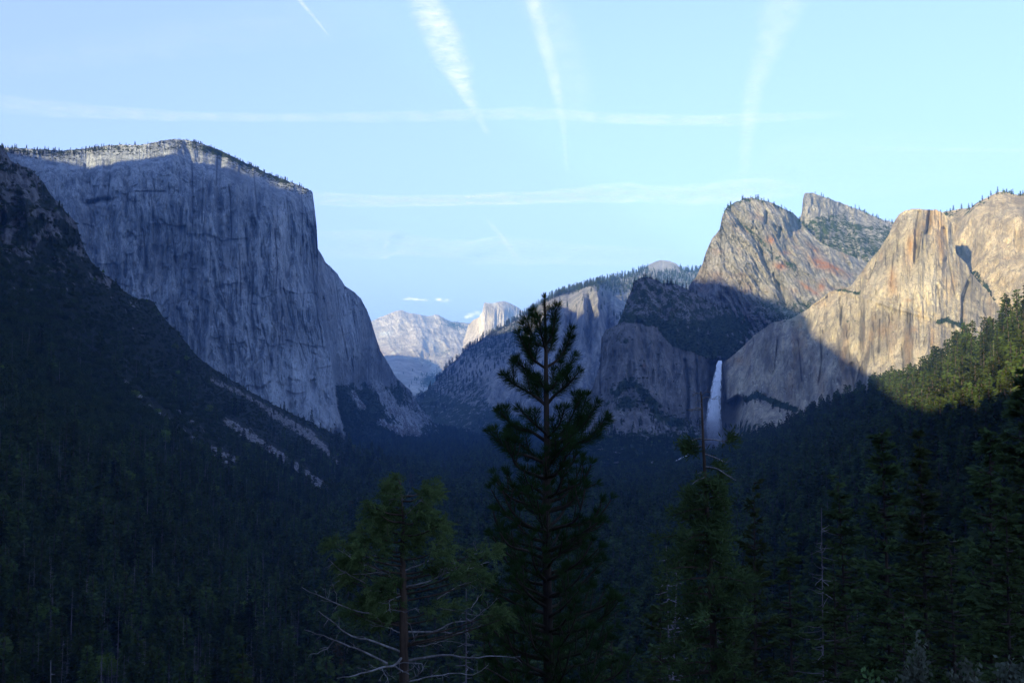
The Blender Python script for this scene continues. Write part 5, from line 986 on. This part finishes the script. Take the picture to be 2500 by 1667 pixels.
# --- bare dead snags
def near_snag(px, ytop, D, seed, label, nb, ln, thick, mat=None, group=None):
    root, b = tree_root('dead_snag', px, D, label, group, 'dead tree'); H = float(P(px, ytop, D)[2]) - b.z
    g, gb = snag(H, seed, nb, ln, 7, thick); link('trunk', g.mesh('snag_trunk', mat or M_dead, True), root); link('limbs', gb.mesh('snag_limbs', mat or M_dead, True), root)
near_snag(2000, 1238, 68, 601, 'bare grey dead snag with curved side branches amid the dark firs', 110, .075, .0032, M_deadfar)
near_snag(150, 1610, 120, 602, 'thin bare pale snag poking up at the bottom edge, far left', 24, .05, .006)
near_snag(262, 1615, 140, 607, 'second thin bare snag at the bottom edge, right of the far-left one', 24, .05, .006, M_deadfar)
near_snag(1612, 1300, 150, 603, 'thin grey dead tree seen between the centre pine and the snag-topped tree', 70, .07, .005, M_deadfar)
near_snag(1640, 1330, 160, 604, 'second thin grey dead tree, just left of the snag-topped tree', 60, .06, .005, M_deadfar)
near_snag(1140, 1430, 130, 605, 'grey dead tree with short limbs between the cedar and the centre pine', 80, .05, .005, M_deadfar)
# --- shrubs at the bottom right
def near_shrub(px, ytop, D, wpx, seed, label, mat, lw=.06, n=9000):
    root, b = tree_root('shrub', px, D, label, None, 'shrub'); H = float(P(px, ytop, D)[2]) - b.z; Rr = wpx / F * D; rng = np.random.RandomState(seed); gt = Geo(); gc = Geo(); BB = []; DD_ = []
    for i in range(26):
        a = rng.rand() * 6.28; r = Rr * math.sqrt(rng.rand()); tip = np.array([r * math.cos(a), r * math.sin(a), H * (1.0 - .35 * (r / Rr) ** 2) * rng.uniform(.85, 1.0)])
        q = curve((0, 0, 0), tip + np.array([0, 0, .3]), 1, .4, 6, .1, rng); q = q * (np.linalg.norm(tip) / np.linalg.norm(q[-1])); q = q + np.linspace(0, 1, 7)[:, None] * (tip - q[-1]); tube(gt, q, np.linspace(.022, .004, 7), 4)
        for f in np.linspace(.45, 1, n // 26 // 6):
            p = np.array([np.interp(f * 6, range(7), q[:, j]) for j in range(3)]); m = 6; BB.append(p + rng.normal(size=(m, 3)) * (.03 + .04 * Rr)); DD_.append(np.array([0, 0, .7]) + rng.normal(size=(m, 3)) * .6)
    cards(gc, np.concatenate(BB), np.concatenate(DD_), lw, lw * .6, rng); link('stems', gt.mesh('shrub_stems', M_bark), root); link('leaf_cover', gc.mesh('shrub_leaf_cover', mat), root)
near_shrub(2128, 1612, 11, 62, 701, 'leafy green shrub at the bottom edge with light upright leaves', M_cedar, .06)
near_shrub(2225, 1555, 12, 78, 702, 'grey-brown twiggy shrub, leftmost of the three at the bottom right', M_shrub)
near_shrub(2345, 1575, 11, 80, 703, 'grey-brown twiggy shrub, middle one of the three at the bottom right', M_shrub)
near_shrub(2475, 1572, 11.5, 78, 704, 'grey-brown twiggy shrub in the bottom right corner', M_shrub)
# ------------------------------------------------------------------ high thin cloud
def mat_cloud(name, soft, nsc, stretch=(1, 1, 1), gain=1.0):
    b = NB(name); tc = b.attr('along'); e = b.attr('edge'); p = b.pos()
    f = b.noise(p, nsc, stretch, 7, 0.62, 0.6); g = b.noise(p, nsc * 5, stretch, 5, 0.7, 0.4)
    d = b.n('ShaderNodeBsdfDiffuse'); d.inputs[0].default_value = (0.95, 0.95, 0.95, 1); t = b.n('ShaderNodeBsdfTranslucent'); t.inputs[0].default_value = (0.95, 0.95, 0.95, 1)
    nn = b.n('ShaderNodeCombineXYZ'); n2 = b.n('ShaderNodeCombineXYZ')
    for i in range(3): nn.inputs[i].default_value = -LDIR[i]; n2.inputs[i].default_value = LDIR[i]
    b.l(nn.outputs[0], d.inputs['Normal']); b.l(n2.outputs[0], t.inputs['Normal'])          # ice scatters the low sun whatever the side it is seen from
    mx = b.n('ShaderNodeMixShader'); mx.inputs[0].default_value = 0.5; b.l(d.outputs[0], mx.inputs[1]); b.l(t.outputs[0], mx.inputs[2])
    a = b.math('MULTIPLY', b.math('ADD', 0.12, b.math('MULTIPLY', b.ramp(b.math('ADD', b.math('MULTIPLY', f, .65), b.math('MULTIPLY', g, .35)), .38, .66), 0.9)), b.math('POWER', e, soft))
    a = b.math('MULTIPLY', b.math('MULTIPLY', a, tc), gain, clamp=True)
    tr = b.n('ShaderNodeBsdfTransparent'); m2 = b.n('ShaderNodeMixShader'); b.l(a, m2.inputs[0]); b.l(tr.outputs[0], m2.inputs[1]); b.l(mx.outputs[0], m2.inputs[2]); b.l(m2.outputs[0], b.out.inputs[0]); return b.m
M_trail = mat_cloud('ice_trail', 3.0, 0.0014, gain=0.27)
def trail(pts, label, alt=10000, name='contrail', group=None, thick=0.22, n=90, mat=None, seed=1, cat='contrail'):
    pts = np.array(pts, float); u = np.linspace(0, len(pts) - 1, n); q = np.stack([np.interp(u, range(len(pts)), pts[:, j]) for j in range(4)], -1)
    for _ in range(6): q[1:-1] = (q[:-2] + q[2:] + 2 * q[1:-1]) / 4
    x, y, z = ray(q[:, 0], q[:, 1]); h = np.sqrt(x * x + y * y); D = alt * h / z; c = P(q[:, 0], q[:, 1], D); t = norm(np.gradient(c, axis=0)); t[:, 2] = 0; t = norm(t)
    side = np.stack([t[:, 1], -t[:, 0], 0 * t[:, 0]], -1)
    # real half width: what the seen width measures across the trail at that distance
    v = norm(c); sinw = np.linalg.norm(np.cross(side, v), axis=1); perp = norm(np.cross(np.cross(v, t), v)) ; hw = 1.6 * q[:, 2] / 2 / F * np.linalg.norm(c, axis=1) / np.maximum(0.25, sinw) * (1 + 0.15 * fbm(u * 2.2, u * 0 + seed, 3, seed))
    k = 24; an = np.arange(k) / k * 2 * math.pi; ca_, sa_ = np.cos(an), np.sin(an)
    V = c[:, None] + side[:, None] * (hw[:, None] * ca_)[..., None] + np.array([0, 0, 1.]) * (hw[:, None] * thick * sa_)[..., None]
    idx = np.arange(n * k).reshape(n, k); nx = np.roll(idx, -1, 1)
    m = mesh_np(name, V.reshape(-1, 3), np.stack([idx[:-1], nx[:-1], nx[1:], idx[1:]], -1).reshape(-1, 4), True, mat or M_trail)
    endf = np.minimum(1, np.minimum(u, len(pts) - 1 - u) * 3.0); endf[:3] = endf[:3] if q[0, 1] > 5 else 1
    attr(m, 'edge', np.repeat(np.abs(sa_)[None], n, 0)); attr(m, 'along', np.repeat((q[:, 3] * (endf if q[0, 1] > 5 else np.minimum(1, (len(pts) - 1 - u) * 3)))[:, None], k, 1))
    return link(name, m, label=label, category=cat, **({'group': group} if group else {}))
trail([(1012, -60, 50, .9), (1036, 0, 60, 1), (1066, 60, 76, 1), (1108, 160, 64, 1), (1132, 215, 36, .9), (1160, 270, 22, .5), (1195, 335, 12, .3)], 'widest and whitest vapour trail, slanting down from the top centre', seed=1)
trail([(1288, -60, 26, .6), (1300, 0, 30, .7), (1330, 106, 30, .7), (1357, 213, 24, .6), (1377, 320, 14, .35), (1384, 430, 8, .15)], 'long narrow vapour trail just right of the widest one', seed=2)
trail([(1945, -60, 90, .35), (1916, 0, 82, .4), (1880, 106, 54, .4), (1840, 213, 38, .42), (1824, 320, 28, .45), (1816, 440, 22, .3)], 'faint broad vapour trail slanting down above the right-hand peaks', seed=3)
trail([(715, -20, 9, .5), (740, 12, 9, .6), (765, 40, 8, .5), (805, 92, 5, .2)], 'short thin vapour trail at the top edge, left of the widest one', seed=4)
trail([(1185, 530, 9, .25), (1228, 582, 15, .55), (1255, 620, 14, .3), (1290, 665, 10, .15)], 'short faint vapour trail low in the sky above the far dome', seed=5)
trail([(-60, 248, 26, .35), (200, 272, 22, .45), (430, 284, 16, .6), (700, 288, 14, .5), (980, 286, 18, .5), (1300, 276, 20, .5), (1500, 290, 22, .7), (1750, 296, 18, .8), (1900, 286, 12, .5), (2100, 278, 10, .15)], 'long level streak of cirrus crossing the sky above the great wall', name='cirrus_streak', cat='cloud', seed=6, thick=.12)
trail([(740, 482, 24, .7), (900, 492, 20, 1.0), (1100, 490, 18, 1.2), (1300, 484, 24, 1.0), (1500, 472, 34, 1.0), (1700, 476, 34, .9), (1850, 466, 40, .9), (1980, 462, 20, .2)], 'level streak of cirrus low in the sky between the two walls', name='cirrus_streak', cat='cloud', seed=7, thick=.12)
trail([(760, 600, 60, .3), (950, 598, 56, .65), (1150, 612, 64, .7), (1400, 622, 60, .6), (1700, 634, 50, .4)], 'broad pale band of cirrus just above the far peaks', name='cirrus_streak', cat='cloud', seed=8, thick=.12)
trail([(2050, 362, 8, .1), (2300, 366, 9, .3), (2500, 368, 10, .3), (2600, 368, 10, .3)], 'thin level streak of cirrus above the right-hand cliffs', name='cirrus_streak', cat='cloud', seed=9, thick=.12)
trail([(-100, 180, 60, .05), (300, 120, 90, .12), (700, 60, 120, .10), (1000, 20, 80, .05)], 'very faint diffuse cirrus band in the upper left sky', name='cirrus_streak', cat='cloud', seed=10, thick=.12)
trail([(1300, -60, 90, .25), (1345, 60, 90, .25), (1395, 190, 80, .18), (1420, 330, 50, .1)], 'faint wide veil spreading on the right side of the narrow vapour trail', name='cirrus_streak', cat='cloud', seed=11)
trail([(1500, 560, 90, .12), (1900, 430, 110, .2), (2250, 400, 90, .15), (2700, 380, 80, .1)], 'faint diffuse cirrus veil behind the right-hand peaks', name='cirrus_streak', cat='cloud', seed=12, thick=.12)
M_puff = mat_cloud('small_cumulus', 3.0, 0.0013, gain=0.28)
def puff(blobs, D, label):
    V = []; Fq = []; E = []; s = D / F
    for (x, y, rx, ry) in blobs:
        base = len(V); c0 = P(x, y, D)
        for i in range(13):
            for j in range(22):
                a = math.pi * i / 12; b_ = 2 * math.pi * j / 22; d = np.array([math.sin(a) * math.cos(b_), math.sin(a) * math.sin(b_), math.cos(a)])
                V.append(c0 + d * np.array([rx, rx * .7, ry]) * s); E.append(abs(float(d @ norm(c0))) )
        for i in range(12):
            for j in range(22): Fq.append((base + i * 22 + j, base + i * 22 + (j + 1) % 22, base + (i + 1) * 22 + (j + 1) % 22, base + (i + 1) * 22 + j))
    m = mesh_np('cloud', V, Fq, True, M_puff); attr(m, 'edge', E); attr(m, 'along', np.ones(len(V))); link('cloud', m, label=label, category='cloud')
puff([(1150, 770, 14, 9), (1164, 764, 13, 8), (1140, 774, 9, 6), (1174, 768, 9, 8)], 52000, 'small white cloud tucked against the left side of the far dome')
puff([(1000, 729, 13, 5), (1015, 731, 14, 4), (1035, 733, 20, 3), (990, 731, 9, 3)], 55000, 'small pale cloud streak above the bare far peak, left one')
puff([(1072, 731, 12, 5), (1092, 732, 10, 5), (1084, 735, 18, 3)], 55000, 'small pale cloud streak above the bare far peak, right one')
# ------------------------------------------------------------------ haze
hz = NB('haze_air'); pv = hz.n('ShaderNodeVolumePrincipled'); pv.inputs['Color'].default_value = (0.22, 0.52, 1.0, 1)
pv.inputs['Density'].default_value = 5.2e-5; pv.inputs['Anisotropy'].default_value = 0.0
hz.l(pv.outputs[0], hz.out.inputs['Volume'])
x0, x1, y0, y1, z0, z1 = g[0] + 100 - 200, g[1] + 100, g[2] - 100, g[3] + 100, FLOOR - 4, 1810
V = [(x, y, z) for z in (z0, z1) for y in (y0, y1) for x in (x0, x1)]
m = mesh_np('haze', V, [(0, 2, 3, 1), (4, 5, 7, 6), (0, 1, 5, 4), (2, 6, 7, 3), (0, 4, 6, 2), (1, 3, 7, 5)], False, hz.m)
link('haze', m, kind='stuff')
